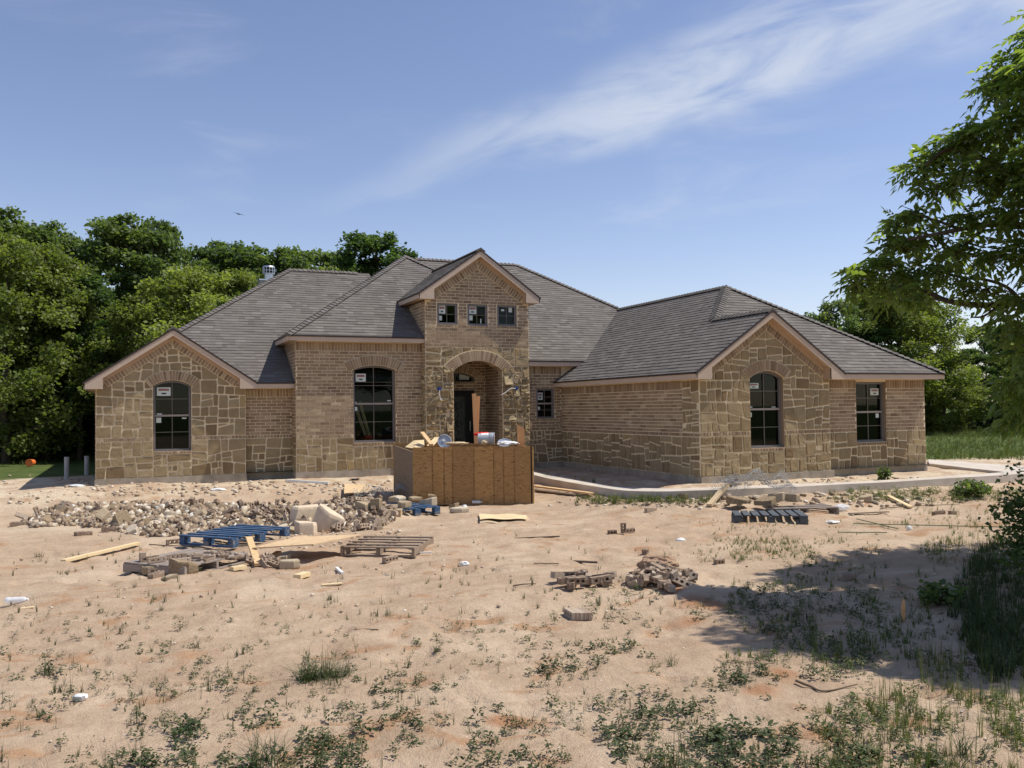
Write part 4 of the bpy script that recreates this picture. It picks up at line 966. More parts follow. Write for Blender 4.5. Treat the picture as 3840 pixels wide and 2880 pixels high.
dl_ = [at(3480, 1732), at(3600, 1740), at(3760, 1753), at(3960, 1768)]; dr_ = [at(3484, 1748), at(3600, 1762), at(3740, 1778), at(3960, 1808)]
strip_slab('driveway', dl_, dr_, .2, .07, 'slab', kind='structure')
# ------------------------------------------------------------------ bricks
def brick_mesh(L=.245, Wd=.075, H=.07, nh=3, half=False):
    mb = MB(); l = L*(.55 if half else 1); e = .003
    x, y, z = l/2, Wd/2, H/2; n = 2 if half else nh
    holes = [[((k-(n-1)/2)*(l*.27 if not half else l*.4)+.022*math.cos(a), .019*math.sin(a)) for a in [i*math.pi/4+.39 for i in range(8)]] for k in range(n)]
    out = [(-x, -y), (x, -y), (x, y), (-x, y)]
    polys = [[Vector((*p, 0)) for p in out]]+[[Vector((*p, 0)) for p in h] for h in holes]; flat = [p for q in polys for p in q]
    for t in tessellate_polygon(polys):
        a, b, c = (flat[i] for i in t)
        if (b-a).cross(c-a).z < 0: b, c = c, b
        mb.face([a+Vector((0, 0, z)), b+Vector((0, 0, z)), c+Vector((0, 0, z))]); mb.face([a-Vector((0, 0, z)), c-Vector((0, 0, z)), b-Vector((0, 0, z))])
    for (a, b) in zip(out, out[1:]+out[:1]): mb.face([(*a, -z), (*b, -z), (*b, z), (*a, z)])
    for h in holes:
        for (a, b) in zip(h, h[1:]+h[:1]): mb.face([(*a, z), (*b, z), (*b, -z), (*a, -z)])
    return mb
def one_obj(mb, name, m, **kw):
    return mb.build(name, m, **kw)
def looseM():
    m, nt, b = mat('loosebrick'); oi = nt.nodes.new('ShaderNodeObjectInfo'); co = objco(nt); f = noise(nt, co, 22, 4, .6)
    c = ramp(nt, oi.outputs['Random'], [(0, (.17, .115, .08)), (.4, (.24, .17, .12)), (.7, (.31, .23, .165)), (1, (.42, .335, .25))])
    c = mixc(nt, mrange(nt, f, .5, .72, 0, .6), c, (.55, .47, .37)); nt.links.new(c, b.inputs['Base Color']); b.inputs['Roughness'].default_value = .93; bump(nt, b, f, .3, .004); M['loosebrick'] = m
    m, nt, b = mat('loosestone'); oi = nt.nodes.new('ShaderNodeObjectInfo'); f = noise(nt, objco(nt), 9, 5, .6)
    c = ramp(nt, oi.outputs['Random'], [(0, (.22, .155, .09)), (.4, (.31, .235, .145)), (.75, (.40, .32, .215)), (1, (.55, .48, .37))])
    c = mixc(nt, mrange(nt, f, .4, .7, 0, .4), c, (.48, .39, .27)); nt.links.new(c, b.inputs['Base Color']); b.inputs['Roughness'].default_value = .95; bump(nt, b, f, .6, .02); M['loosestone'] = m
looseM()
PB = [brick_mesh().build('brick', 'loosebrick'), brick_mesh(half=True).build('brick', 'loosebrick'), brick_mesh(nh=4, L=.25).build('brick', 'loosebrick')]
for o in PB: C.objects.unlink(o)
def stone_mesh(seed, sx=1., sy=.7, sz=.35, jag=.16):
    rs = random.Random(seed); mb = MB(); n = rs.choice((4, 5, 5, 6, 7)); angs = sorted(rs.uniform(0, 6.283) if False else (i+rs.uniform(-.32, .32))*6.283/n for i in range(n))
    ring_ = lambda k, z, j: [Vector((math.cos(a)*sx/2*k*(1+rs.uniform(-j, j)), math.sin(a)*sy/2*k*(1+rs.uniform(-j, j)), z+rs.uniform(-.06, .06)*sz)) for a in angs]
    base = [(1+rs.uniform(-jag, jag)) for _ in angs]
    def rg(k, z): return [Vector((math.cos(a)*sx/2*k*b, math.sin(a)*sy/2*k*b, z+rs.uniform(-.07, .07)*sz)) for a, b in zip(angs, base)]
    ta, tb = rs.uniform(-.25, .25), rs.uniform(-.25, .25)
    L0, L1, L2, L3 = rg(.95, -sz/2), rg(1, -sz*.3), rg(1.0, sz*.36), rg(.93, sz/2)
    for v in L2+L3: v.z += v.x*ta+v.y*tb
    vs = L0+L1+L2+L3; fs = [tuple(reversed(range(n)))]
    for l in range(3): fs += [(l*n+j, l*n+(j+1) % n, (l+1)*n+(j+1) % n, (l+1)*n+j) for j in range(n)]
    fs.append(tuple(3*n+j for j in range(n))); mb.raw(vs, fs); return mb
PS = []
for k in range(8):
    o = stone_mesh(k, 1, random.uniform(.6, .9), random.uniform(.3, .6)).build('stone', 'loosestone'); C.objects.unlink(o); PS.append(o)
def put(proto, loc, rot, sc=1., name=None, **kw):
    o = proto.copy(); C.objects.link(o); o.location = loc; o.rotation_euler = rot; o.scale = (sc, sc, sc) if isinstance(sc, (int, float)) else sc
    if name: o.name = name
    return tag(o, **kw)
rr = random.Random(5)
def gbrick(px, py, yaw, pose='flat', kind=0, h=0., **kw):
    p = at(px, py); z = {'flat': .033, 'edge': .036, 'end': .12}[pose]
    rot = {'flat': (rr.uniform(-.06, .06), rr.uniform(-.06, .06), yaw), 'edge': (math.pi/2+rr.uniform(-.05, .05), 0, yaw), 'end': (0, math.pi/2, yaw)}[pose]
    kw.setdefault('cat', 'brick'); return put(PB[kind], (p.x, p.y, p.z+z+h), rot, 1, 'brick', **kw)
# rubble heap
GRB = 'loose bricks in the long rubble heap'; GRS = 'broken stones in the long rubble heap'
def heap_px():
    while True:
        x = rr.uniform(80, 1480); y = rr.uniform(1868, 2022)
        ell = [((x-560)/430)**2+((y-1932)/52)**2, ((x-900)/330)**2+((y-1950)/62)**2, ((x-1320)/170)**2+((y-1930)/62)**2, ((x-640)/200)**2+((y-1985)/30)**2, ((x-170)/100)**2+((y-1960)/18)**2]
        if min(ell) < 1: return x, y, min(ell)
V_ = []; F_ = []; R_ = []
for i in range(6500):
    x, y, e = heap_px(); p = at(x, y); s = rr.choice((.025, .035, .05, .07, .10))*rr.uniform(.7, 1.3); s *= 1.0 if e < .7 else .7
    c = np.array([p.x, p.y, p.z+s*.25]); pts = np.array([[rr.uniform(.6, 1.2)*a*s*.6, rr.uniform(.5, 1.)*b*s*.5, rr.uniform(.5, 1)*d*s*.42] for a in (-1, 1) for b in (-1, 1) for d in (-1, 1)])
    M3 = np.array(Matrix.Rotation(rr.uniform(0, 6.28), 3, Vector((rr.random()-.5, rr.random()-.5, rr.random()-.5)).normalized())); pts = pts@M3.T+c
    b0 = len(V_)*8; V_.append(pts); F_ += [[b0+j for j in f] for f in ((0, 1, 3, 2), (4, 6, 7, 5), (0, 4, 5, 1), (2, 3, 7, 6), (0, 2, 6, 4), (1, 5, 7, 3))]; R_ += [rr.random()]*6
np_obj('rubble', np.vstack(V_), np.array(F_), R_, 'rubble', label='long low heap of broken brick, stone and mortar fragments left of the plywood bin', cat='rubble', kind='stuff')
for i in range(150):
    x, y, e = heap_px()
    if i % 3 and x < 700: x = rr.uniform(900, 1470); y = rr.uniform(1900, 1990)
    p = at(x, y)
    put(rr.choice(PB), (p.x, p.y, p.z+.05+rr.uniform(0, .05)), (rr.uniform(-1.2, 1.2), rr.uniform(-1.2, 1.2), rr.uniform(0, 6.28)), 1, 'brick', label='cored tan brick lying loose in the long rubble heap', cat='brick', group=GRB)
for i in range(105):
    x, y, e = heap_px(); p = at(x, y); s = rr.uniform(.10, .27)
    put(rr.choice(PS), (p.x, p.y, p.z+s*.18), (rr.uniform(-.6, .6), rr.uniform(-.6, .6), rr.uniform(0, 6.28)), (s, s, s*rr.uniform(.7, 1.2)), 'stone', label='irregular tan stone offcut lying in the long rubble heap', cat='stone', group=GRS)
for (x, y, s, ry, lb) in ((395, 1958, .34, .9, 'tall square-faced tan slab standing in the front of the rubble heap'), (455, 1965, .38, .5, 'broad tan slab propped beside the tall one in the rubble heap'), (1140, 1955, .62, .25, 'big pale rounded boulder at the end of the rubble heap, largest of the three'), (1232, 1978, .60, -.35, 'long pale broken boulder sloping down to the right at the plywood sheet'), (1145, 2000, .40, .1, 'smaller pale boulder in front of the biggest one')):
    p = at(x, y); q = stone_mesh(int(x), 1, .75, .62, .12); big = x > 1000
    o = q.build('boulder' if big else 'slab', 'boulder' if big else 'loosestone', label=lb, cat='boulder' if big else 'stone slab')
    o.location = (p.x, p.y, p.z+s*.16); o.scale = (s, s*.9, s*(1.0 if big else .95)); o.rotation_euler = (.1, ry, rr.uniform(0, 3))
    if big:
        md = o.modifiers.new('b', 'BEVEL'); md.width = .03; md.segments = 2
        for f in o.data.polygons: f.use_smooth = False
# ------------------------------------------------------------------ pallets
def pallet(c0, c1, L, Wd, wd_, nb, label, h0=0., block=False, dz=0., tilt=0., bw=.095, hgt=.13, gap_dir='long', group='shipping pallets lying about the yard'):
    a = at(*c0); b = at(*c1); d = Vector((b.x-a.x, b.y-a.y, 0)).normalized(); ang = math.atan2(d.y, d.x)
    zb = min(a.z, b.z)+h0
    o = empty('pallet', (a.x, a.y, zb), 0, label=label, cat='pallet', group=group); o.rotation_euler = (tilt, 0, ang)
    t = .018
    rs = random.Random(int(c0[0]))
    top = MB()
    # boards run along local x (long) or y
    if gap_dir == 'long':
        for k in range(nb):
            y = bw/2+(Wd-bw)*k/(nb-1); top.box((L/2+rs.uniform(-.01, .01), y, hgt-t/2+rs.uniform(-.003, .003)), (L*rs.uniform(.985, 1), bw*rs.uniform(.93, 1), t), Matrix.Rotation(rs.uniform(-.012, .012), 3, 'Z'))
    else:
        for k in range(nb):
            x = bw/2+(L-bw)*k/(nb-1); top.box((x, Wd/2+rs.uniform(-.01, .01), hgt-t/2+rs.uniform(-.003, .003)), (bw*rs.uniform(.93, 1), Wd*rs.uniform(.985, 1), t), Matrix.Rotation(rs.uniform(-.012, .012), 3, 'Z'))
    top.build('top_deck', wd_, o)
    for k in range(3):
        q = MB()
        if gap_dir == 'long': x = .02+(L-.04)*k/2; q.box((x, Wd/2, hgt/2), (.04, Wd, hgt-2*t-.004))
        else: y = .02+(Wd-.04)*k/2; q.box((L/2, y, hgt/2), (L, .04, hgt-2*t-.004))
        if block:
            q = MB()
            for j in range(3):
                if gap_dir == 'long': q.box(((.05+(L-.1)*k/2), .07+(Wd-.14)*j/2, hgt/2), (.10, .13, hgt-2*t-.004))
                else: q.box((.07+(L-.14)*j/2, .05+(Wd-.1)*k/2, hgt/2), (.13, .10, hgt-2*t-.004))
        q.build('stringer', wd_, o)
    bt = MB()
    for k in range(3):
        if gap_dir == 'long': bt.box((L/2, bw/2+(Wd-bw)*k/2, t/2), (L, bw, t))
        else: bt.box((bw/2+(L-bw)*k/2, Wd/2, t/2), (bw, Wd, t))
    bt.build('bottom_deck', wd_, o)
    return o
PA = pallet((672, 2054), (908, 2068), 1.05, 1.32, 'bluewood', 8, 'bright blue pallet stacked over grey ones beside the rubble heap', block=True, h0=.05, gap_dir='long', hgt=.145)
PBt = pallet((461, 2146), (764, 2164), 1.05, 1.15, 'weathered', 7, 'grey weathered pallet with close boards and broken bricks on top, nearest at left', gap_dir='cross', bw=.14)
PC = pallet((1276, 2086), (1552, 2086), 1.08, 1.05, 'oldwood', 5, 'open slatted brown pallet lying alone in the sun below the rubble heap', gap_dir='long', bw=.085, hgt=.135)
PD = pallet((1480, 1932), (1678, 1924), 1.05, 1.1, 'bluewood', 7, 'blue pallet carrying flat stones in front of the plywood bin', block=True, gap_dir='cross', hgt=.15)
PE = pallet((1360, 1922), (1482, 1940), .7, 1.0, 'palewood', 6, 'pale tan pallet against the right end of the rubble heap', gap_dir='long', bw=.11)
PF = pallet((2757, 1957), (3036, 1967), 1.22, 1.0, 'darkbluewood', 8, 'dark blue-grey pallet below the walk under the right gable', block=True, gap_dir='cross', hgt=.15, bw=.12)
PG = pallet((2910, 1922), (3183, 1928), 1.2, 1.05, 'weathered', 8, 'grey slatted pallet behind the dark one, tangled in wire', gap_dir='long', bw=.08)
# ------------------------------------------------------------------ plywood bin
fl_ = at(1549, 1890); fr_ = at(2003, 1886)
ax = Vector((fr_.x-fl_.x, fr_.y-fl_.y, 0)); LB = ax.length; ax.normalize(); zb0 = min(fl_.z, fr_.z)-.02; HB = 1.235
bl_ = at(1478, 1846); ay = Vector((-ax.y, ax.x, 0)); DB = 2.3
skew = Vector((bl_.x-fl_.x, bl_.y-fl_.y, 0)).normalized(); DB = min(2.4, (bl_-fl_).length)
bin_ = empty('debris_bin', (fl_.x, fl_.y, zb0), label='open-topped orange-brown plywood bin heaped with building rubbish in front of the entry', cat='debris bin')
fb_ = Vector((fl_.x, fl_.y, zb0))
def panel_obj(name, a, b, h0, h1, m, grooves=(), th=.028, out=None, label=None):
    """vertical board from a to b, top heights h0,h1, with vertical grooves at fractions"""
    a = Vector(a)-fb_; b = Vector(b)-fb_; d = (b-a); L = d.length; d.normalize(); n = Vector((d.y, -d.x, 0))
    mb = MB(); cuts = [0]+list(grooves)+[1]; g = .014
    for k in range(len(cuts)-1):
        s0 = cuts[k]*L+(g if k else 0); s1 = cuts[k+1]*L-(g if k < len(cuts)-2 else 0)
        hh = lambda s: h0+(h1-h0)*s/L
        q = [a+d*s0, a+d*s1, a+d*s1-n*th, a+d*s0-n*th]; mb.hexa(q, [q[0]+Vector((0, 0, hh(s0))), q[1]+Vector((0, 0, hh(s1))), q[2]+Vector((0, 0, hh(s1))), q[3]+Vector((0, 0, hh(s0)))], None, random.random())
    q = [a-n*(th*.6), b-n*(th*.6), b-n*(th+.004), a-n*(th+.004)]
    mb.hexa(q, [q[0]+Vector((0, 0, h0-.004)), q[1]+Vector((0, 0, h1-.004)), q[2]+Vector((0, 0, h1-.004)), q[3]+Vector((0, 0, h0-.004))])
    return mb.build(name, m, bin_, label=label)
F0 = Vector((fl_.x, fl_.y, zb0)); F1 = F0+ax*LB; B0 = F0+skew*DB; B1 = B0+ax*LB
panel_obj('front_panel', F0, F1, HB, HB+.01, 'osb', (.166, .262, .333, .511, .674, .754, .844))
panel_obj('left_panel', B0, F0, HB+.0, HB-.09, 'osbgrey', (), label='weathered grey left side panel')
panel_obj('back_panel', B1, B0, HB+.02, HB+.06, 'osb', (.3, .6))
panel_obj('right_panel', F1-ax*.0, B1, HB, HB, 'osb', (.5,))
q = MB(); e = F1+ax*(-.045)-fb_+ay*.02; q.box((e.x, e.y, HB/2), (.05, .05, HB+.02)); q.build('corner_post', 'dark', bin_)
q = MB(); 
ay_ = ay; e0 = F1-fb_+skew*(DB*.7)+ax*.08; e1 = e0+ax*.155; tk = skew*.02
q.hexa([e0+Vector((0, 0, .7)), e1+Vector((0, 0, .7)), e1+tk+Vector((0, 0, .7)), e0+tk+Vector((0, 0, .7))], [e0+Vector((0, 0, HB+.46)), e1+Vector((0, 0, HB+.36)), e1+tk+Vector((0, 0, HB+.36)), e0+tk+Vector((0, 0, HB+.46))])
q.build('side_extension', 'orangewood', bin_, label='taller angled board rising at the back right corner'); ay = ay_
q = MB(); a_ = [F0+ay*.05+ax*.03-fb_, F1+ay*.05-ax*.03-fb_, B1-fb_-ay*.03-ax*.03, B0-fb_-ay*.03+ax*.03]
# rubbish fill: bumpy surface inside the bin
nx_, ny_ = 26, 18; vs = []
for j in range(ny_+1):
    for i in range(nx_+1):
        u, v = i/nx_, j/ny_; p = (a_[0]*(1-u)+a_[1]*u)*(1-v)+(a_[3]*(1-u)+a_[2]*u)*v
        vs.append(Vector((p.x, p.y, HB-.17+.10*math.sin(3.14*u)*math.sin(3.14*v)+random.uniform(-.04, .05))))
q.raw(vs, [(j*(nx_+1)+i, j*(nx_+1)+i+1, (j+1)*(nx_+1)+i+1, (j+1)*(nx_+1)+i) for j in range(ny_) for i in range(nx_)]); rub = q.build('rubbish_fill', 'rubble', kind='stuff', label='mixed building rubbish filling the plywood bin', cat='rubbish'); rub.location = fb_
for k_ in range(len(rub.data.polygons)): rub.data.attributes['rnd'].data[k_].value = random.random()*.6
ZT = zb0+HB
def inb(u, v, z=0): return F0+ax*(LB*u)+(skew*(DB*v))+Vector((0, 0, HB+z))
def board(a, b, w, t, m, name, label, cat, upv=(0, 0, 1), group=None, bev=0):
    q = MB(); a = Vector(a); b = Vector(b); c = (a+b)/2; q.bar(a-c, b-c, w, t, upv=upv, bev=bev); o = q.build(name, m, label=label, cat=cat, group=group); o.location = c; return o
f0v = Vector((math.sin(YAW), math.cos(YAW), 0))
DF = F0.dot(f0v)
board(pxD(1787, 1700, DF+1.0), pxD(1777, 1476, DF+1.15), .085, .04, 'orangewood', 'plank', 'tall orange-toned plank standing in the bin, left of the pair', 'plank', upv=tuple(f0v), group='tall planks standing in the bin')
board(pxD(1785, 1700, DF+1.06), pxD(1793, 1486, DF+1.25), .085, .04, 'orangewood', 'plank', 'tall plank leaning right behind the first in the bin', 'plank', upv=tuple(f0v), group='tall planks standing in the bin')
board(pxD(1583, 1622, DF+.8), pxD(1618, 1668, DF+.25), .09, .04, 'lumber', 'plank', 'short pale plank sticking up at the left of the bin, notched end', 'plank', upv=(0, 0, 1))
board(pxD(1642, 1640, DF+.9), pxD(1612, 1672, DF+.45), .16, .012, 'sawn', 'plywood_scrap', 'small square scrap of pale plywood crossing the short plank', 'plywood scrap')
q = MB(); pts = [pxD(1519, 1676, DF+.9), pxD(1552, 1652, DF+1.1), pxD(1590, 1649, DF+1.1), pxD(1592, 1672, DF+.5), pxD(1560, 1682, DF+.3)]
c = sum(pts, Vector())/5; q.hexa([p-c-Vector((0, 0, .015)) for p in pts][::-1], [p-c for p in pts][::-1]); o = q.build('plywood_scrap', 'sawn', label='cream plywood sheet scrap sloping over the left side of the bin', cat='plywood scrap'); o.location = c
def disc(c, n, r, name, m, label, rim=.018, cat='bucket lid'):
    c = Vector(c); n = Vector(n).normalized(); o = empty(name, c, label=label, cat=cat); q = MB()
    q.tube([-n*.006, n*.006], r, 28); q.build('plate', m, o)
    q = MB(); x = n.orthogonal().normalized(); y = n.cross(x)
    ringp = [x*math.cos(i*.2244)*(r-.008)+y*math.sin(i*.2244)*(r-.008)+n*.012 for i in range(29)]; q.tube(ringp, .011, 6, cap=False)
    ringp = [x*math.cos(i*.2244)*(r*.72)+y*math.sin(i*.2244)*(r*.72)+n*.008 for i in range(29)]; q.tube(ringp, .004, 5, cap=False); q.build('rim', m, o)
    q = MB(); p_ = x*0-y*0; upx = Vector((0, 0, 1))-n*n.z; upx.normalize(); sx = upx.cross(n)
    q.tube([sx*-.02+upx*.02+n*.004, sx*-.02+upx*.02+n*.022], .03, 12); q.build('spout', 'whitepvc', o); return o
disc(pxD(1667, 1655, DF+.32), -f0v+Vector((0, 0, .25)), .152, 'loose_lid', 'lid', 'grey round bucket lid standing upright on the left of the bin')
disc(pxD(1892, 1662, DF+.75), -f0v*.5+Vector((0, 0, .8)), .16, 'loose_lid', 'lid', 'grey bucket lid lying half under white plastic at the right of the bin')
bu = empty('bucket', pxD(1822, 1645, DF+.35), label='grey plastic bucket with white label lying on its side in the bin', cat='bucket')
xa_ = ax*1.0+f0v*.1; xa_.normalize()
q = MB(); q.tube([-xa_*.17, xa_*.19], [.115, .13], 26); q.build('body', 'bucket', bu)
for dd in (.10, .135, .19):
    q = MB(); q.tube([xa_*(dd-.008), xa_*dd], [.142, .142], 26); q.build('rim_band', 'bucket', bu)
q = MB(); q.tube([xa_*.191, xa_*.193], .118, 20); q.build('opening', 'dirt', bu)
q = MB(); yv = Vector((0, 0, 1)).cross(xa_); rows_ = []
for i in range(7):
    a = -.35+i*.2; r1_ = .1195; rows_.append((Vector((0, 0, 1))*math.cos(a)*r1_+yv*(-math.sin(a))*r1_*(-1 if yv.dot(f0v) > 0 else 1)*-1))
for i in range(6): q.face([rows_[i]*1.02-xa_*.10, rows_[i]*1.06+xa_*.06, rows_[i+1]*1.06+xa_*.06, rows_[i+1]*1.02-xa_*.10])
q.build('paper_label', 'sheet', bu)
def lump(c, sx, sy, sz, m, name, label, cat, seed=1, sub=3, rough=.25):
    import bmesh
    bm = bmesh.new(); bmesh.ops.create_icosphere(bm, subdivisions=sub, radius=.5); rs = random.Random(seed); o_ = [rs.uniform(0, 9) for _ in range(6)]
    for v in bm.verts:
        p = v.co*5; k = math.sin(p.x*2.1+o_[0])*math.sin(p.y*2.4+o_[1])*math.sin(p.z*1.9+o_[2])+.5*math.sin(p.x*5+o_[3])*math.sin(p.y*5.7+o_[4])*math.sin(p.z*6+o_[5]); v.co *= 1+rough*k+rs.uniform(-.04, .04)
        v.co.x *= sx; v.co.y *= sy; v.co.z *= sz
    me = bpy.data.meshes.new(name); bm.to_mesh(me); bm.free(); me.materials.append(M[m]); o = bpy.data.objects.new(name, me); C.objects.link(o); o.location = c; o.rotation_euler = (0, 0, -YAW); return tag(o, label, cat)
lump(pxD(1808, 1628, DF+.75), .38, .2, .09, 'red', 'bag', 'crumpled red bag behind the grey bucket', 'bag', 3)
lump(pxD(1905, 1662, DF+.4), .50, .3, .09, 'sheet', 'plastic_sheet', 'crumpled white plastic sheet at the right of the bin', 'plastic sheet', 4)
lump(pxD(1815, 1660, DF+.16), .13, .1, .10, 'palewood', 'paper_scrap', 'crumpled tan paper in front of the grey bucket', 'paper scrap', 5)
lump(pxD(1720, 1664, DF+.5), .22, .2, .09, 'dirt', 'mortar_lump', 'brown lump of mortar between the upright lid and the planks', 'mortar lump', 6)
lump(pxD(1712, 1662, DF+.16), .5, .2, .06, 'palewood', 'paper_scrap', 'flat torn tan paper between the lid and the bucket', 'paper scrap', 8)
# ------------------------------------------------------------------ sheets, lumber, pipes
def sheet(pts, m, name, label, cat, th=.014, warp=.0, nu=14, nv=6):
    """pts: 4 corners (3D) a,b,c,d; thin warped board"""
    c = sum((Vector(p) for p in pts), Vector())/4; P4 = [Vector(p)-c for p in pts]; q = MB(); vs = []
    n = (P4[1]-P4[0]).cross(P4[3]-P4[0]).normalized()
    if n.z < 0: n = -n
    for lay in (0, 1):
        for j in range(nv+1):
            for i in range(nu+1):
                u, v = i/nu, j/nv; p = (P4[0]*(1-u)+P4[1]*u)*(1-v)+(P4[3]*(1-u)+P4[2]*u)*v
                w = warp*(math.sin(u*9+v*2)*.5+math.sin(v*7+u*4)*.5); vs.append(p+n*(w-(th if lay else 0)))
    k = (nu+1)*(nv+1); fs = []
    for j in range(nv):
        for i in range(nu):
            a = j*(nu+1)+i; fs += [(a, a+1, a+nu+2, a+nu+1), (k+a, k+a+nu+1, k+a+nu+2, k+a+1)]
    for i in range(nu): fs += [(i, k+i, k+i+1, i+1), (nv*(nu+1)+i, nv*(nu+1)+i+1, k+nv*(nu+1)+i+1, k+nv*(nu+1)+i)]
    for j in range(nv): a = j*(nu+1); b = a+nu+1; fs += [(a, b, k+b, k+a), (a+nu, k+a+nu, k+b+nu, b+nu)]
    q.raw(vs, fs); o = q.build(name, m, label=label, cat=cat); o.location = c; return o
sheet([at(945, 2054, .16), at(1175, 2040, .26), at(1357, 2004, .26), at(1112, 2012, .20)], 'osbpale', 'plywood_sheet', 'large pale plywood sheet propped off the ground beside the bright blue pallet', 'plywood sheet')
sheet([at(1800, 1962), at(1996, 1972, .0), at(1976, 1926, .03), at(1796, 1928, .03)], 'palewood', 'cardboard_sheet', 'buckled tan cardboard sheet flat on the ground right of the blue pallet with stones', 'cardboard', th=.008, warp=.028)
sheet([at(1800, 1948, .05), at(1975, 1946, .05), at(1972, 1928, .07), at(1797, 1930, .06)], 'sawn', 'cardboard_flap', 'upper folded flap on the buckled cardboard sheet', 'cardboard', th=.006, warp=.02)
sheet([at(1290, 1850, .12), at(1375, 1846, .1), at(1420, 1818, .12), at(1292, 1815, .14)], 'osbpale', 'plywood_scrap', 'pale plywood offcut on the rubble behind the tangled wire', 'plywood scrap', warp=.01)
def gb(p0, p1, w, t, m, name, label, cat, h=.02, h1=None, group=None):
    a = at(*p0); b = at(*p1); a.z += h; b.z += h if h1 is None else h1; return board(a, b, w, t, m, name, label, cat, group=group)
gb((237, 2112), (518, 2049), .085, .038, 'sawn', 'timber', 'long pale timber lying on the sand left of the grey pallets', 'timber', .03, .05)
gb((1074, 1806), (1232, 1816), .06, .05, 'whitepvc', 'white_pipe', 'white plastic pipe lying before the recessed wall', 'pipe', .03)
gb((2008, 1833), (2218, 1861), .14, .038, 'lumber', 'plank', 'long yellow plank along the near edge of the walk, right of the bin', 'plank', .06, group='planks by the walk')
gb((2008, 1842), (2160, 1860), .12, .03, 'oldwood', 'plank', 'brown plank under the long yellow one right of the bin', 'plank', .03, group='planks by the walk')
gb((3332, 1870), (3415, 1906), .09, .035, 'sawn', 'plank', 'short yellow plank lying on the dirt below the walk at right', 'plank', .05, .02)
gb((2660, 1905), (2728, 1858), .10, .05, 'palewood', 'plank', 'grey-tan plank propped up on the left of the dark pallet', 'plank', .05, .22)
gb((3185, 1930), (3330, 1923), .07, .02, 'oldwood', 'plank', 'thin brown board on the dirt beside the grey slatted pallet', 'plank')
gb((3745, 1878), (3840, 1888), .12, .03, 'oldwood', 'plank', 'brown board lying at the right end of the walk', 'plank', .05)
gb((868, 2142), (918, 2134), .085, .045, 'sawn', 'wood_block', 'short cut wood block beside the grey pallet corner', 'wood block', .03)
gb((1114, 2172), (1152, 2160), .10, .05, 'sawn', 'wood_block', 'short cut wood block lying alone on the sand', 'wood block', .03)
gb((1206, 2198), (1284, 2192), .06, .012, 'sawn', 'wood_strip', 'flat pale wood strip on the sand', 'wood strip', .015)
gb((1262, 2136), (1284, 2156), .035, .03, 'whitepvc', 'tube', 'short white tube on the sand below the plywood sheet', 'tube')
gb((1365, 2163), (1460, 2158), .012, .008, 'greypvc', 'rod', 'thin grey rod lying on the sand', 'rod', .01)
gb((1575, 2075), (1618, 2074), .03, .015, 'whitepvc', 'strip', 'white plastic strip right of the slatted pallet', 'strip', .01)
gb((75, 2286), (128, 2280), .05, .012, 'sawn', 'wood_strip', 'small pale wood strip near the plastic bottle', 'wood strip', .01)
gb((1930, 2022), (2098, 2014), .022, .02, 'twig', 'stick', 'long dark stick lying on the sand in the middle', 'stick', .012)
gb((2150, 2108), (2240, 2112), .06, .02, 'bark', 'bark_strip', 'ragged strip of bark above the brick piles', 'bark strip', .012)
gb((2002, 2115), (2095, 2116), .014, .01, 'twig', 'stick', 'thin stick left of the bark strip', 'stick', .01)
for (a, b, lb) in (((3212, 1952), (3368, 1990), 'green garden stake slanting across the others'), ((3141, 2003), (3326, 2004), 'shortest, nearest green garden stake'), ((3198, 1970), (3790, 1984), 'longest green garden stake reaching to the bush')):
    gb(a, b, .014, .012, 'green', 'stake', lb, 'garden stake', .03, group='green garden stakes on the ground')
# two-piece wooden angle by the grey pallet
gb((934, 2068), (968, 2126), .09, .04, 'lumber', 'plank', 'short plank leaning up at the right corner of the near grey pallet', 'plank', .20, .03)
gb((966, 2126), (1046, 2086), .08, .035, 'lumber', 'plank', 'short plank lying against the leaning one by the near grey pallet', 'plank', .03, .06)
def gstone(px, py, s, lb, sz=.35, h=0, seed=None, yaw=None, cat='stone', group=None):
    p = at(px, py, h*.9); h = 0; q = stone_mesh(seed or int(px*7+py), 1, .66, sz); o = q.build('stone', 'loosestone', label=lb, cat=cat, group=group); o.location = (p.x, p.y, p.z+s*sz*.45+h); o.scale = (s, s, s); o.rotation_euler = (0, 0, yaw if yaw is not None else -YAW); return o
gstone(1085, 2128, .36, 'thick angular stone slab on the sand right of the near pallet', .3)
gstone(1065, 2106, .22, 'smaller tan stone behind the thick angular slab', .4)
gstone(640, 2172, .26, 'thin flat stone before the near pallet', .2); gstone(690, 2152, .34, 'curved tan stone leaning on the near pallet edge', .5)
gstone(560, 2150, .2, 'rounded stone between bricks before the near pallet', .5)
gstone(1515, 1902, .27, 'blocky stone at the left front of the blue pallet under the bin', .42, .14, 11); gstone(1603, 1896, .38, 'largest rounded stone on the blue pallet by the bin', .36, .14, 12)
gstone(1478, 1880, .26, 'square stone at the back left of the blue pallet by the bin', .4, .14, 13); gstone(1555, 1876, .3, 'flat stone at the back of the blue pallet by the bin', .25, .14, 14); gstone(1618, 1874, .22, 'small stone at the back right of the blue pallet by the bin', .5, .14, 15); gstone(1500, 1874, .32, 'slanting flat stone on top of the others on the blue pallet', .2, .26, 16, 1.)
gstone(1700, 1908, .22, 'stone on the ground at the right corner of the blue pallet by the bin', .5); gstone(1725, 1920, .36, 'long stone lying in front of the bin', .25); gstone(1412, 1905, .26, 'square stone standing on the pale pallet', .7, .12); gstone(1362, 1912, .28, 'stone at the left of the pale pallet', .5, .05)
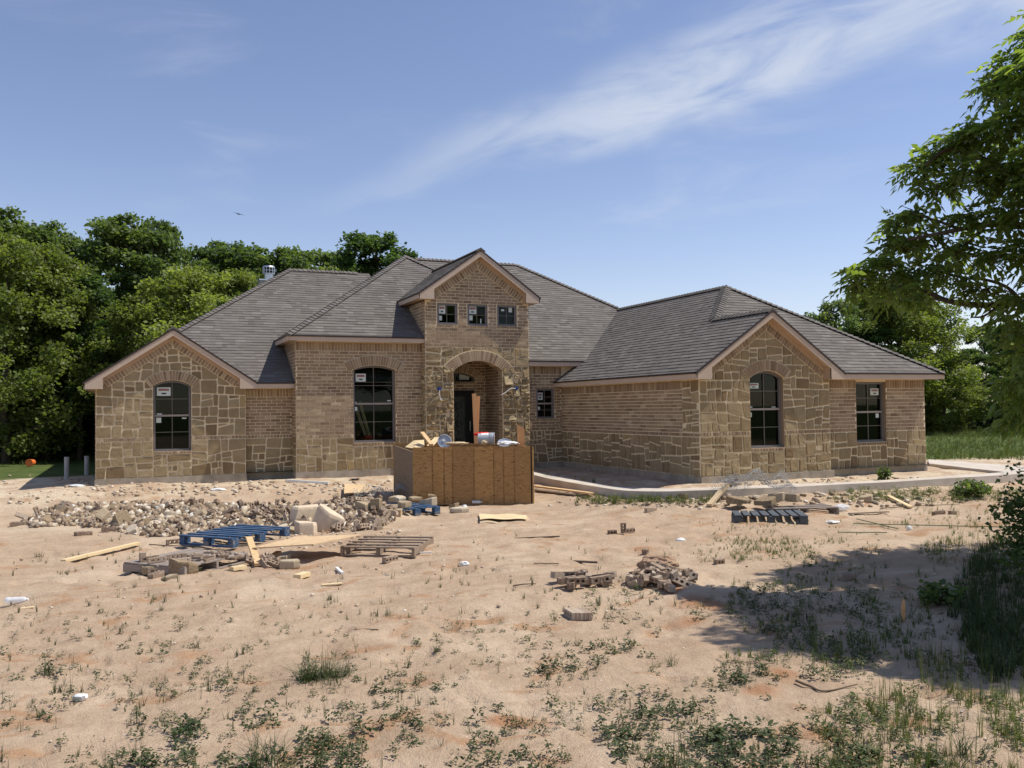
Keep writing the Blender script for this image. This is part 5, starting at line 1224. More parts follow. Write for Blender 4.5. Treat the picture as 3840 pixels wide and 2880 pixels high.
gstone(2912, 1877, .34, 'thick stone on the back of the grey slatted pallet', .42, .14); gstone(2972, 1880, .28, 'second stone beside the thick one on the grey slatted pallet', .5, .14); gstone(2870, 1893, .4, 'flat stone between the two right-hand pallets', .3, .12); gstone(2770, 1886, .5, 'flat stones behind the dark pallet', .22, .1)
gstone(2560, 1868, .18, 'grey stone at the edge of the walk', .5); gstone(3250, 1880, .3, 'grey rubble stone below the walk at right', .4)
# single bricks
for (x, y, yaw, pose, k, lb) in ((585, 2168, 1.0, 'flat', 2, 'cored brick slanting on the sand before the near pallet'), (535, 2142, .2, 'end', 0, 'cored brick standing on end against the near pallet'), (595, 2150, -.3, 'edge', 0, 'brick lying on edge before the near pallet'), (690, 2128, .1, 'end', 1, 'half brick standing on the curved stone'), (1463, 2106, .6, 'edge', 2, 'cored brick at the near corner of the open slatted pallet'), (315, 2010, .3, 'flat', 0, 'brick lying on the sand in front of the rubble heap'), (410, 1992, .1, 'flat', 0, 'cored brick at the foot of the rubble heap'), (296, 2010, .7, 'edge', 1, 'half brick left of the one before the rubble heap'), (66, 1972, 0, 'flat', 0, 'brick at the far left tip of the rubble heap'), (1420, 1990, .4, 'flat', 1, 'half brick at the right end of the rubble heap'), (2296, 2005, 0, 'edge', 1, 'half brick lying beside the standing one in the open sand'), (2338, 2005, 1.3, 'end', 1, 'brick standing upright in the open sand'), (2355, 1998, .2, 'edge', 2, 'cored brick lying behind the upright one'), (2440, 1918, .2, 'flat', 0, 'brick below the middle of the walk'), (2420, 2078, .8, 'edge', 1, 'small broken brick piece alone on the sand'), (2697, 2117, .1, 'edge', 1, 'dark brick piece at the edge of the tree shade'), (3520, 1930, -.1, 'flat', 0, 'brick on the dirt at right, left of a pair'), (3572, 1930, -.1, 'flat', 1, 'half brick on the dirt at right, right of a pair'), (3178, 2172, .1, 'flat', 0, 'brick lying in the tree shade'), (655, 2040, .2, 'edge', 0, 'brick behind the corner of the bright blue pallet'), (1335, 1830, .2, 'edge', 1, 'brick beside the wall left of the bin')):
    gbrick(x, y, yaw, pose, k, label=lb)
# row of bricks on edge
for i, x in enumerate((2133, 2148, 2163, 2178, 2193)):
    p = at(x+4, 2316); put(PB[0], (p.x, p.y, p.z+.037), (math.pi/2, 0, math.pi/2-YAW+.3), (1.0, .95, .55), 'brick', label=('first', 'second', 'third', 'fourth', 'fifth')[i]+' brick from the left in the tight row on edge in the near sand', cat='brick', group='row of bricks on edge in the near sand')
# two brick piles
for i in range(17):
    x = rr.uniform(2095, 2290); y = 2205-abs(x-2190)*.10+rr.uniform(-38, 8)*(1 if x < 2230 else .4); p = at(x, y)
    put(rr.choice(PB), (p.x, p.y, p.z+rr.uniform(.03, .10)), (math.pi/2*rr.choice((0, 1))+rr.uniform(-.2, .2), rr.uniform(-.2, .2), rr.uniform(-.6, 1.2)), 1, 'brick', label='brick in the small scattered pile left of the taller brick pile', cat='brick', group='bricks in the small scattered pile')
for i in range(46):
    a = rr.uniform(0, 6.28); r_ = math.sqrt(rr.random()); x = 2478+math.cos(a)*r_*112; y = 2182+math.sin(a)*r_*34; p = at(x, y)
    put(rr.choice(PB), (p.x, p.y, p.z+.03+.13*(1-r_)), (math.pi/2*rr.choice((0, 0, 1))+rr.uniform(-.5, .5), rr.uniform(-.5, .5), rr.uniform(0, 6.28)), 1, 'brick', label='brick in the taller brick pile near the tree shade', cat='brick', group='bricks in the taller pile')
pm = at(2470, 2128); lump((pm.x, pm.y, pm.z+.02), .45, .3, .26, 'dirt', 'mortar_lump', 'crumbly dirt and mortar lump on top of the taller brick pile', 'mortar lump', 9, 4, .2)
# bricks scattered on near grey pallet
for i in range(16):
    x = rr.uniform(720, 900); y = rr.uniform(2074, 2104); p = at(x, y, .14)
    put(PB[1], (p.x, p.y, p.z+.015), (rr.uniform(-.2, .2), rr.uniform(-.2, .2), rr.uniform(0, 3)), (1, .8, .45), 'brick', label='thin brick slip lying in the heap on the near grey pallet', cat='brick', group='brick slips on the near grey pallet')
for (x, y) in ((660, 2092), (590, 2104), (560, 2100), (680, 2108)):
    p = at(x, y, .14); put(PB[0], (p.x, p.y, p.z+.02), (math.pi/2, 0, .4), (1, .8, .5), 'brick', label='brick slip lying loose on the left half of the near grey pallet', cat='brick', group='loose brick slips on the left of the near pallet')
for i in range(14):
    x = rr.uniform(935, 1035); y = rr.uniform(2095, 2128); p = at(x, y); put(rr.choice(PB), (p.x, p.y, p.z+.04), (rr.uniform(-.8, .8), rr.uniform(-.8, .8), rr.uniform(0, 3)), .85, 'brick', label='broken brick among the scraps right of the near grey pallet', cat='brick', group='broken bricks right of the near pallet')
# pale chips and small stones on the ground
V_ = []; F_ = []; R_ = []
def chip(p, s):
    c = np.array([p.x, p.y, p.z+s*.2]); pts = np.array([[rr.uniform(.5, 1.2)*a*s*.6, rr.uniform(.5, 1.1)*b*s*.5, rr.uniform(.4, 1)*d*s*.3] for a in (-1, 1) for b in (-1, 1) for d in (-1, 1)])
    M3 = np.array(Matrix.Rotation(rr.uniform(0, 6.28), 3, Vector((rr.random()-.5, rr.random()-.5, 2)).normalized())); pts = pts@M3.T+c
    b0 = len(V_)*8; V_.append(pts); F_.extend([[b0+j for j in f] for f in ((0, 1, 3, 2), (4, 6, 7, 5), (0, 4, 5, 1), (2, 3, 7, 6), (0, 2, 6, 4), (1, 5, 7, 3))]); R_.extend([rr.random()]*6)
for (x0, y0, x1, y1, n, s) in ((350, 1800, 1480, 1860, 420, .05), (0, 1780, 400, 1900, 90, .05), (1050, 1980, 1500, 2060, 120, .04), (2680, 1790, 3500, 1830, 200, .05), (2640, 1850, 3500, 1900, 160, .07), (2050, 1870, 2650, 1910, 80, .05), (0, 1900, 2700, 2300, 300, .022), (0, 2300, 3840, 2880, 400, .010), (2700, 1900, 3840, 2300, 100, .02)):
    for i in range(n): chip(at(rr.uniform(x0, x1), rr.uniform(y0, y1)), s*rr.choice((.4, .6, 1, 1.5)))
np_obj('gravel', np.vstack(V_), np.array(F_), R_, 'chips', label='pale stone chips and crumbs strewn over the bare ground', cat='gravel', kind='stuff')
# chicken wire tangles
def hexwire(c, sx, sy, label, seed, hump=.25, cell=.055, rad=.0032, yaw=0):
    rs = random.Random(seed); q = MB(); o1, o2 = rs.uniform(0, 9), rs.uniform(0, 9)
    def S3(u, v):
        x, y = u*sx/2, v*sy/2
        z = hump*(.55+.45*math.sin(u*3.1+o1)*math.cos(v*2.3+o2))*(1-.4*u*u)+.06*math.sin(u*9+o2)+.05*math.sin(v*8+u*5+o1)
        return Vector((x+.05*math.sin(v*6+o1), y+.05*math.sin(u*7+o2), max(.01, z)))
    nu = int(sx/cell); nv = int(sy/(cell*.87))
    def P_(i, j, k): return S3((i*1.0+(.5 if j % 2 else 0)+(.0, .33)[k])/nu*2-1, j/nv*2-1)
    for j in range(nv):
        for i in range(nu):
            a = P_(i, j, 0); b = P_(i, j, 1); q.tube([a, b], rad, 3, cap=False)
            i2 = i if j % 2 == 0 else i+1
            q.tube([b, P_(i2 if j % 2 == 0 else i+1, j+1, 0)], rad, 3, cap=False); q.tube([a, P_(i2-1, j+1, 1)], rad, 3, cap=False)
    o = q.build('wire_mesh', 'chickenwire', label=label, cat='wire mesh'); o.location = c; o.rotation_euler = (0, 0, yaw-YAW); return o
p = at(1570, 1872); hexwire((p.x, p.y, p.z+.14), 1.05, .5, 'crumpled hexagonal chicken wire between the blue pallet and the bin', 2, .24)
p = at(1400, 1868); hexwire((p.x, p.y, p.z+.05), .8, .5, 'tangled chicken wire on the right end of the rubble heap', 3, .2)
p = at(2830, 1868); hexwire((p.x, p.y, p.z+.12), 1.5, .6, 'large crumpled chicken wire heaped over the two right-hand pallets', 4, .42)
p = at(1520, 1760); hexwire((p.x, p.y, p.z+.75), .35, .3, 'small ball of chicken wire over the left edge of the bin', 5, .35, .05)
lump(at(3155, 1915)+Vector((0, 0, .06)), .3, .15, .12, 'clearplastic', 'plastic_bag', 'clear plastic wrap on the end of the grey slatted pallet', 'plastic bag', 12)
lump(at(2745, 1848)+Vector((0, 0, .2)), .3, .2, .16, 'weathered', 'rag', 'grey rag on top of the propped plank', 'rag', 13)
q = MB(); p = at(2766, 1850); q.box((p.x, p.y, p.z+.3), (.10, .05, .03), Matrix.Rotation(.5, 3, 'Y')); q.build('ribbon', 'yel' if 'yel' in M else 'sawn', label='scrap of yellow ribbon on the grey rag', cat='ribbon')
# bottle
bo = empty('plastic_bottle', at(60, 2262)+Vector((0, 0, .035)), -YAW+.15, label='crushed clear plastic bottle lying on the sand at far left', cat='bottle')
q = MB(); q.tube([(-.11, 0, 0), (-.10, 0, 0), (-.06, 0, 0), (-.05, 0, 0), (0, 0, .002), (.01, 0, 0), (.06, 0, 0), (.09, 0, 0), (.11, 0, 0)], [.025, .034, .034, .029, .033, .029, .033, .03, .014], 14); q.build('body', 'clearplastic', bo, smooth=True)
q = MB(); q.tube([(.11, 0, 0), (.125, 0, 0)], .015, 10); q.build('cap', 'whitepvc', bo)
lb_ = at(1800, 1890); bo = empty('plastic_bottle', (F0+ax*(LB*.535)-ay*.07)+Vector((0, 0, .07)), math.atan2(ax.y, ax.x), label='clear plastic bottle lying at the foot of the bin', cat='bottle')
q = MB(); q.tube([(-.1, 0, 0), (-.09, 0, 0), (0, 0, .002), (.06, 0, 0), (.09, 0, 0), (.1, 0, 0)], [.024, .033, .03, .033, .015, .014], 14); q.build('body', 'clearplastic', bo, smooth=True); q = MB(); q.tube([(.1, 0, 0), (.115, 0, 0)], .015, 10); q.build('cap', 'whitepvc', bo)
# pvc stubs
for (x, y0, y1, lb) in ((250, 1798, 1716, 'grey pipe stub, left of the two beside the house corner'), (325, 1781, 1712, 'grey pipe stub, nearer the house corner')):
    p = at(x, y0); hgt_ = (y0-y1)/FPX*p.dot(f0v); q = MB(); q.tube([(0, 0, -.2), (0, 0, hgt_)], .055, 16); q.tube([(0, 0, hgt_-.002), (0, 0, hgt_+.012)], .06, 16)
    o = q.build('pipe_stub', 'greypvc', label=lb, cat='pipe', group='grey pipe stubs beside the house'); o.location = p
# orange bucket lid seen face-on
p = at(117, 1750); q = MB(); n_ = -f0v; q.tube([-n_*.14, n_*.16], [.125, .15], 24); ob = empty('bucket', (p.x, p.y, p.z+.13), label='orange bucket on its side at the edge of the wood on the left', cat='bucket')
o = q.build('body', 'orange', ob); q = MB(); q.tube([n_*.16, n_*.175], .16, 24); q.build('lid', 'orange', ob)
# white scraps
for i, (x, y, s, lb) in enumerate(((285, 1822, .5, 'torn white sheet of paper by the left house corner'), (820, 1838, .35, 'white scrap of paper before the left wing'), (1330, 1800, .22, 'dark and white scrap left of the bin'), (1742, 1902, .12, 'crushed clear cup at the foot of the bin'), (3120, 1960, .22, 'white plastic scrap right of the dark pallet'), (2555, 2030, .16, 'white and yellow scrap in the grass'), (3410, 1985, .1, 'small white scrap under the green stakes'), (1740, 2118, .12, 'small white paper scrap in the middle sand'), (300, 2622, .1, 'small white scrap in the near left weeds'))):
    p = at(x, y); lump((p.x, p.y, p.z+.01), s, s*.6, .06+.02*i % .04, 'sheet' if i != 2 else 'dark', 'scrap', lb, 'litter', 20+i, 2, .4)
p = at(1740, 2305); 
# bird
bp_ = pxD(895, 803, 60); bd = empty('bird', bp_, -YAW, label='dark bird gliding in the sky above the trees', cat='bird')
q = MB(); q.tube([(-.22, 0, .02), (-.1, 0, .02), (.05, 0, 0), (.18, 0, -.02), (.24, 0, -.03)], [.01, .05, .07, .04, .015], 8); q.build('body', 'birdmat', bd)
for s in (-1, 1):
    q = MB(); a0 = Vector((0, 0, .02)); vs = [Vector((-.08, 0, .03)), Vector((.1, 0, .02)), Vector((.08+s*.35, s*.1, .14 if s < 0 else -.06)), Vector((-.05+s*.35, s*.1, .13 if s < 0 else -.07)), Vector((s*.75, s*.12, .18 if s < 0 else -.13))]
    q.raw(vs+[v+Vector((0, .05, .012)) for v in vs], [(0, 1, 2, 3), (3, 2, 4), (8, 7, 6, 5), (9, 7, 8), (0, 5, 6, 1), (1, 6, 7, 2), (2, 7, 9, 4), (4, 9, 8, 3), (3, 8, 5, 0)]); q.build('wing', 'birdmat', bd)
bd.scale = (.6, .6, .6); ob.scale = (.75, .75, .75)
# ------------------------------------------------------------------ trees
def leaf_arrays(P0, size, rs, upb=.55, droop=0.):
    """P0 (n,3) positions -> diamond leaf quads (4 verts)"""
    n = len(P0); a = rs.uniform(0, 2*np.pi, n); el = rs.normal(0, .5, n)-droop
    d = np.stack([np.cos(a)*np.cos(el), np.sin(a)*np.cos(el), np.sin(el)], -1)
    nr = rs.normal(0, 1, (n, 3)); nr[:, 2] = np.abs(nr[:, 2])+upb; sd = np.cross(d, nr); sd /= np.linalg.norm(sd, axis=1, keepdims=True)+1e-9
    s = size*rs.uniform(.6, 1.35, n)[:, None]; w = s*.42
    V = np.stack([P0, P0+d*s*.5+sd*w, P0+d*s, P0+d*s*.5-sd*w], 1)
    return V.reshape(-1, 3), np.arange(4*n).reshape(n, 4)
def make_tree(seed, H, Rw, nclump, nleaf, leaf, m, base=.25, lean=0, shape_='oval', name='tree', trunk_r=.16, label='', cat='tree', group=None, open_=.0):
    rs = np.random.RandomState(seed); r2 = random.Random(seed)
    cl = []
    tries = 0
    while len(cl) < nclump and tries < 6000:
        tries += 1
        t = r2.uniform(0, 1); z = H*(base+(1-base)*t)
        prof = {'oval': math.sin(math.pi*min(1, max(0, .12+.86*t)))**.6, 'cone': (1-t)**.6*.95+.1, 'top': (.35+.65*math.sin(math.pi*min(1, .25+.72*t)))*(1 if t < .85 else .75)}[shape_]
        R_ = Rw*prof; a = r2.uniform(0, 6.283); r = R_*math.sqrt(r2.uniform(.05, 1))
        c = (math.cos(a)*r*(1+.25*math.sin(3*a+seed)), math.sin(a)*r, z); s = r2.uniform(.35, 1)*Rw*.235
        cl.append((c, s, t))
    per = nleaf//len(cl); Ps = []; rn = []
    for (c, s, t) in cl:
        k = int(per*(s/(Rw*.165))**1.7); d = rs.normal(0, 1, (k, 3)); d /= np.linalg.norm(d, axis=1, keepdims=True); rad = s*(rs.uniform(0.0, 1, k)**.42)[:, None]*(1+.35*np.sin(d[:, :1]*5+seed)*np.sin(d[:, 1:2]*6))
        p = np.array(c)+d*rad*np.array([1.15, 1.15, .78]); Ps.append(p); rn.append(np.clip(rs.normal(.45+.35*r2.uniform(-1, 1), .2, k), 0, 1))
    Pt = np.vstack(Ps); V, F = leaf_arrays(Pt, leaf, rs); rn = np.concatenate(rn)
    root = empty(name, (0, 0, 0), label=label, cat=cat, group=group)
    np_obj('crown', V, F, rn, m, root)
    q = MB(); tp = [Vector((0, 0, -.3))]; n = 7
    for i in range(1, n+1): tp.append(Vector((lean*i/n*H*.2+r2.uniform(-.1, .1), r2.uniform(-.1, .1), H*.86*i/n)))
    q.tube(tp, [trunk_r*(1.25-1.1*i/n) for i in range(n+1)], 8)
    for (c, s, t) in r2.sample(cl, min(len(cl), 16)):
        zt = max(.15*H, c[2]-.35*math.hypot(c[0], c[1])-.3*s); k = min(n, int(zt/(H*.86)*n)); b = tp[k]; mid = (b+Vector(c))/2+Vector((0, 0, -.1*s)); q.tube([b, mid, Vector(c)], [trunk_r*.42, trunk_r*.25, .02], 5)
    q.build('trunk', 'bark', root, smooth=True)
    return root
TV = {}
def tvar(key, **k):
    r = make_tree(**k); TV[key] = r; r['used'] = 0; return r
tvar('tall', seed=3, H=11.0, Rw=2.6, nclump=120, nleaf=27000, leaf=.17, m='leaf', base=.2, shape_='oval')
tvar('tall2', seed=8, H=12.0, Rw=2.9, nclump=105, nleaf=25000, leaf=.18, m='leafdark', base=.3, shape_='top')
tvar('bushy', seed=12, H=8.5, Rw=3.2, nclump=130, nleaf=30000, leaf=.15, m='leafy', base=.08, shape_='oval')
tvar('open', seed=21, H=10.5, Rw=2.8, nclump=64, nleaf=13000, leaf=.19, m='leaf', base=.35, shape_='top')
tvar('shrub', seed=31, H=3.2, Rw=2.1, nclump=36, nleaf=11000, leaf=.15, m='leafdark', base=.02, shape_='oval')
used = set()
def tree_at(kind, px, D, top_py, label, group, name='broadleaf_tree', rot=None, wide=1., cat='tree'):
    g = TV[kind]; b = pxD(px, 1500, D); z0 = G(b.x, b.y); top = pxD(px, top_py, D).z; H = {'tall': 11., 'tall2': 12., 'bushy': 8.5, 'open': 10.5, 'shrub': 3.2}[kind]
    if kind in used: o = copy_tree(g)
    else: o = g; used.add(kind)
    o.name = name; s = (top-z0)/(H*1.04); o.location = (b.x, b.y, z0-.05); o.scale = (s*wide, s*wide, s); o.rotation_euler = (0, 0, rr.uniform(0, 6.28) if rot is None else rot)
    if 'used' in o: del o['used']
    o['label'] = label; o['category'] = cat
    if group: o['group'] = group
    return o
GW = 'trees of the wood behind the left wing'
tree_at('bushy', 170, 31, 905, 'bright yellow-green tree with feathery crown, nearest in the left wood', GW, wide=.95)
tree_at('bushy', 20, 29, 860, 'yellow-green tree cut by the left edge of the photo', GW, wide=.9)
tree_at('tall', 20, 32, 745, 'tall dark tree behind at the far left edge', GW)
tree_at('tall', 200, 36, 800, 'slim treetop rising behind the yellow-green tree', GW, wide=.8)
tree_at('tall', 470, 34, 770, 'tallest tree of the left wood, with a double rounded top', GW, wide=1.05)
tree_at('tall', 585, 35, 785, 'right half of the double-topped group, just behind', GW, wide=.8)
tree_at('open', 360, 38, 830, 'thin tree between the yellow-green and the tallest trees', GW)
tree_at('open', 760, 42, 860, 'loose open tree left of the flue with sky showing through', GW, wide=1.1)
tree_at('open', 880, 44, 850, 'open-crowned tree above the left hip of the roof', GW, wide=1.1)
tree_at('open', 1000, 44, 880, 'open-crowned tree directly behind the chimney flue', GW, wide=1.0)
tree_at('open', 1110, 44, 870, 'medium treetop above the left ridge of the roof', GW)
tree_at('open', 1210, 46, 880, 'small open treetop left of the dark round one', GW)
tree_at('tall2', 1420, 40, 838, 'dark round-topped tree behind the highest ridge', GW, wide=1.15)
tree_at('tall2', 1340, 48, 950, 'low dark tree left of the round-topped one', GW)
tree_at('bushy', 700, 31, 985, 'full green tree just behind the left gable', GW, wide=1.1)
tree_at('bushy', 560, 30, 1090, 'smaller bushy tree left of the left gable', GW)
tree_at('bushy', 880, 38, 1000, 'bushy tree showing over the left hip', GW)
tree_at('tall2', 300, 31, 1000, 'shaded trunk and crown behind the yellow-green tree', GW)
tree_at('tall2', 90, 35, 900, 'dark tree filling the gap at the left', GW)
for i, (x, D, tp) in enumerate(((-60, 38, 980), (140, 42, 1040), (260, 44, 1060), (420, 45, 1060), (640, 47, 1040), (760, 50, 1050), (980, 52, 1060), (1150, 54, 1060), (1280, 52, 1050), (-200, 34, 900), (540, 50, 1040), (350, 50, 1090))):
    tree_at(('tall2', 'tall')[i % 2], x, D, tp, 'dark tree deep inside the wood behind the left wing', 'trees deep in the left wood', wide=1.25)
for i, (x, D, tp) in enumerate(((-20, 34, 1580), (60, 35, 1540), (150, 36, 1560), (240, 35, 1570), (330, 36, 1520), (400, 36, 1530), (200, 38, 1440), (90, 34, 1400), (320, 36, 1380), (20, 33, 1400), (480, 36, 1400), (-100, 30, 1450))):
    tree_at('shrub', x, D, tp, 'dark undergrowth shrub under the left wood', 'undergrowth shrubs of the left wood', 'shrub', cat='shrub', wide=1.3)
GR_ = 'trees behind the right wing'
tree_at('bushy', 3380, 46, 1035, 'broad yellow-green tree behind the right end of the house', GR_, wide=1.2)
tree_at('bushy', 3290, 48, 1060, 'green tree over the right hip of the roof', GR_, wide=.85)
tree_at('bushy', 3480, 49, 1110, 'second yellow-green crown just right of the broadest one over the right hip', GR_, wide=.9)
tree_at('open', 3120, 42, 1085, 'small loose tree rising left of the others over the right hip', GR_, wide=.9)
tree_at('bushy', 3540, 45, 1330, 'low rounded yellow-green tree at the right corner of the house', GR_, wide=1.3)
tree_at('tall2', 3700, 54, 1200, 'dark tree right of the yellow-green one', GR_, wide=1.1)
tree_at('tall', 3800, 50, 1180, 'dark tree far behind at the right edge', GR_)
tree_at('bushy', 3890, 44, 1260, 'green tree cut by the right edge behind the lawn', GR_, wide=1.1)
tree_at('tall2', 3640, 50, 1290, 'shaded tree behind the low rounded one', GR_, wide=1.3)
for i, (x, D, tp) in enumerate(((3250, 46, 1180), (3350, 50, 1150), (3480, 52, 1200), (3900, 55, 1180), (4050, 48, 1150), (3150, 50, 1250), (3760, 56, 1350))):
    tree_at('tall2', x, D, tp, 'dark tree in the row far behind the right wing', 'far trees behind the right wing', wide=1.2)
for i, (x, D, tp) in enumerate(((3520, 50, 1540), (3600, 52, 1530), (3700, 53, 1530), (3790, 54, 1520), (3880, 52, 1520), (3650, 56, 1490), (3840, 58, 1480), (3470, 48, 1540))):
    tree_at('shrub', x, D, tp, 'dark shrub along the far edge of the lawn', 'shrubs behind the lawn', 'shrub', cat='shrub', wide=1.5)
# ------------------------------------------------------------------ near pecan tree
def hero():
    rs = np.random.RandomState(77); r2 = random.Random(77)
    lobes = [(3800, 250, 120, 9.6), (3720, 330, 90, 9.6), (3590, 520, 110, 9.6), (3500, 590, 80, 9.8), (3440, 640, 50, 9.8), (3700, 470, 115, 9.4), (3820, 450, 125, 9), (3640, 640, 100, 9.4), (3790, 640, 125, 9.2), (3540, 690, 70, 9.8), (3480, 700, 45, 9.8),
             (3420, 790, 60, 9.9), (3360, 830, 60, 9.9), (3370, 910, 80, 9.8), (3470, 890, 80, 9.8), (3620, 810, 75, 9.6), (3740, 800, 90, 9.3), (3840, 800, 100, 9.), (3570, 920, 70, 9.7), (3690, 950, 80, 9.5), (3810, 950, 95, 9.2),
             (3240, 1010, 60, 9.7), (3300, 980, 70, 9.7), (3200, 1060, 45, 9.6), (3290, 1070, 65, 9.6), (3390, 1020, 80, 9.6), (3480, 1010, 80, 9.6), (3420, 1100, 45, 9.4), (3580, 1050, 60, 9.5), (3690, 1080, 60, 9.3), (3800, 1120, 70, 9.), (3340, 1130, 35, 9.3), (3790, 1200, 40, 8.8), (3830, 1320, 50, 8.6), (3800, 1420, 50, 8.6), (3825, 1550, 50, 8.6), (3845, 1250, 70, 8.8), (3830, 1480, 50, 8.6),
             (3950, 300, 220, 9), (4000, 650, 260, 9), (4150, 200, 260, 9), (4250, 500, 300, 9), (4000, 950, 200, 9), (4250, 850, 260, 8.6), (4500, 300, 320, 9), (4600, 650, 320, 9), (4500, 1000, 260, 9), (3950, 1150, 110, 8.8), (4900, 500, 350, 9.), (4300, 100, 300, 8), (4400, 700, 320, 10.3), (4200, 750, 330, 11.4), (4550, 500, 380, 11.8), (4300, 350, 330, 11.2), (4700, 850, 330, 11.8), (4950, 500, 380, 11.2), (4100, 1000, 230, 11.), (4500, 1050, 230, 11.5), (4400, 100, 380, 10.5), (4900, 100, 380, 10.), (4700, 300, 420, 9), (5100, 700, 380, 8.), (4900, 900, 330, 8.), (4600, 900, 300, 8.2), (4750, 100, 420, 7.4), (4700, 500, 420, 7.2), (5100, 200, 450, 7.2), (5000, -200, 450, 7.4), (5300, 600, 400, 7.2), (4350, 500, 300, 7.9), (4300, -100, 350, 8.2), (4800, 850, 330, 7.4), (4100, 500, 300, 10.6), (4000, 100, 200, 9.3), (3850, 600, 200, 10.6)]
    cs = [(pxD(x, y, D), r/FPX*D) for x, y, r, D in lobes]
    base = pxD(4750, 1500, 9.2); base.z = G(base.x, base.y)-.2
    root = empty('pecan_tree', base, label='near overhanging tree with drooping compound leaves at the right edge', cat='tree')
    off = np.array(base); Ps = []; Ds = []; Us = []; Rn = []
    for (c, r) in cs:
        n = int(min(170 if np.array(c)[0]*rt.x+np.array(c)[1]*rt.y < .60*(np.array(c)[0]*fw.x+np.array(c)[1]*fw.y) else 480, 9+34*(r/.3)**2)); d = rs.normal(0, 1, (n, 3)); d /= np.linalg.norm(d, axis=1, keepdims=True)
        p = np.array(c)+d*max(.06, r-.17)*(rs.uniform(.05, 1, n)**.5)[:, None]*np.array([1, 1, .85]); out = d*np.array([1, 1, .3])+rs.normal(0, .35, (n, 3)); out[:, 2] -= .05
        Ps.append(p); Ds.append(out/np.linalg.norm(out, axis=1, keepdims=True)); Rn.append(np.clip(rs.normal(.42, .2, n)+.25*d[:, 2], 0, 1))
    Ps = np.vstack(Ps)-off; Ds = np.vstack(Ds); Rn = np.concatenate(Rn); n = len(Ps); Vs = []; rn = []
    sdv = np.cross(Ds, [0, 0, 1.]); sdv /= np.linalg.norm(sdv, axis=1, keepdims=True)+1e-9; upv = np.cross(sdv, Ds)
    for k in range(9):
        t = (k//2)/4.0 if k < 8 else 1.0; s = 0 if k == 8 else (1 if k % 2 else -1)
        o = Ps+Ds*(.03+.19*t)+np.array([0, 0, -1.])*(.09*t*t)
        ld = Ds*(.55 if s else 1)+sdv*s*.8+np.array([0, 0, -.28]); ld += rs.normal(0, .12, ld.shape); ld /= np.linalg.norm(ld, axis=1, keepdims=True)
        w = np.cross(ld, upv+rs.normal(0, .25, ld.shape)); w /= np.linalg.norm(w, axis=1, keepdims=True)+1e-9
        L = (.075+.04*t)*rs.uniform(.75, 1.2, n)[:, None]; wd = L*.25
        mid = o+ld*L*.45+np.array([0, 0, .006])
        Vs.append(np.stack([o, mid+w*wd, o+ld*L+np.array([0, 0, -.02]), mid-w*wd], 1)); rn.append(Rn)
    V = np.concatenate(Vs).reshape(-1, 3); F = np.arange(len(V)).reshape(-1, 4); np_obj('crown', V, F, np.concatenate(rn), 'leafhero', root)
    q = MB(); B = Vector((0, 0, 0)); tp = [B, Vector((.05, .1, 1.2)), Vector((-.1, .1, 2.6)), Vector((-.1, 0, 4.2)), Vector((.1, .1, 6.2))]; q.tube(tp, [.28, .23, .19, .13, .06], 10); 
    limbs = [([(4400, 1200), (4000, 1165), (3840, 1138), (3700, 1145), (3560, 1130), (3450, 1085), (3340, 1075)], 9.5, .055), ([(4300, 900), (4000, 860), (3840, 850), (3700, 842), (3600, 860), (3500, 880), (3400, 900)], 9.6, .05), ([(4200, 800), (3900, 700), (3700, 600), (3560, 560), (3470, 620)], 9.6, .045), ([(4200, 600), (3950, 420), (3800, 330), (3720, 300)], 9.5, .045), ([(3840, 1140), (3780, 1080), (3700, 1050), (3600, 1040), (3480, 1000)], 9.5, .02), ([(3900, 1150), (3860, 1300), (3830, 1450)], 9., .02), ([(3700, 842), (3640, 900), (3580, 960)], 9.6, .018), ([(3600, 860), (3520, 830), (3420, 800)], 9.7, .016), ([(3750, 1142), (3690, 1185), (3640, 1190)], 9.4, .012), ([(3560, 1130), (3480, 1120), (3400, 1130)], 9.4, .012)]
    for pts, D, r in limbs:
        pp = [pxD(x, y, D)-base for x, y in pts]
        if r > .03: pp = [tp[3] if pp[0].z > 4 else tp[2]]+pp
        pp = smooth_pts(pp, 4); q.tube(pp, [r*(1-.8*i/len(pp))+.004 for i in range(len(pp))], 6)
    for (c, r) in cs:
        c = c-base
        for _ in range(5):
            e = c+Vector((r2.gauss(0, 1), r2.gauss(0, 1), r2.gauss(0, .7))).normalized()*r*.9; st_ = c+Vector((.3*r+.1, 0, -.1)); q.tube([st_, (st_+e)/2+Vector((0, 0, .04)), e], [.012, .008, .003], 4)
    q.build('trunk', 'bark', root, smooth=True)
hero()
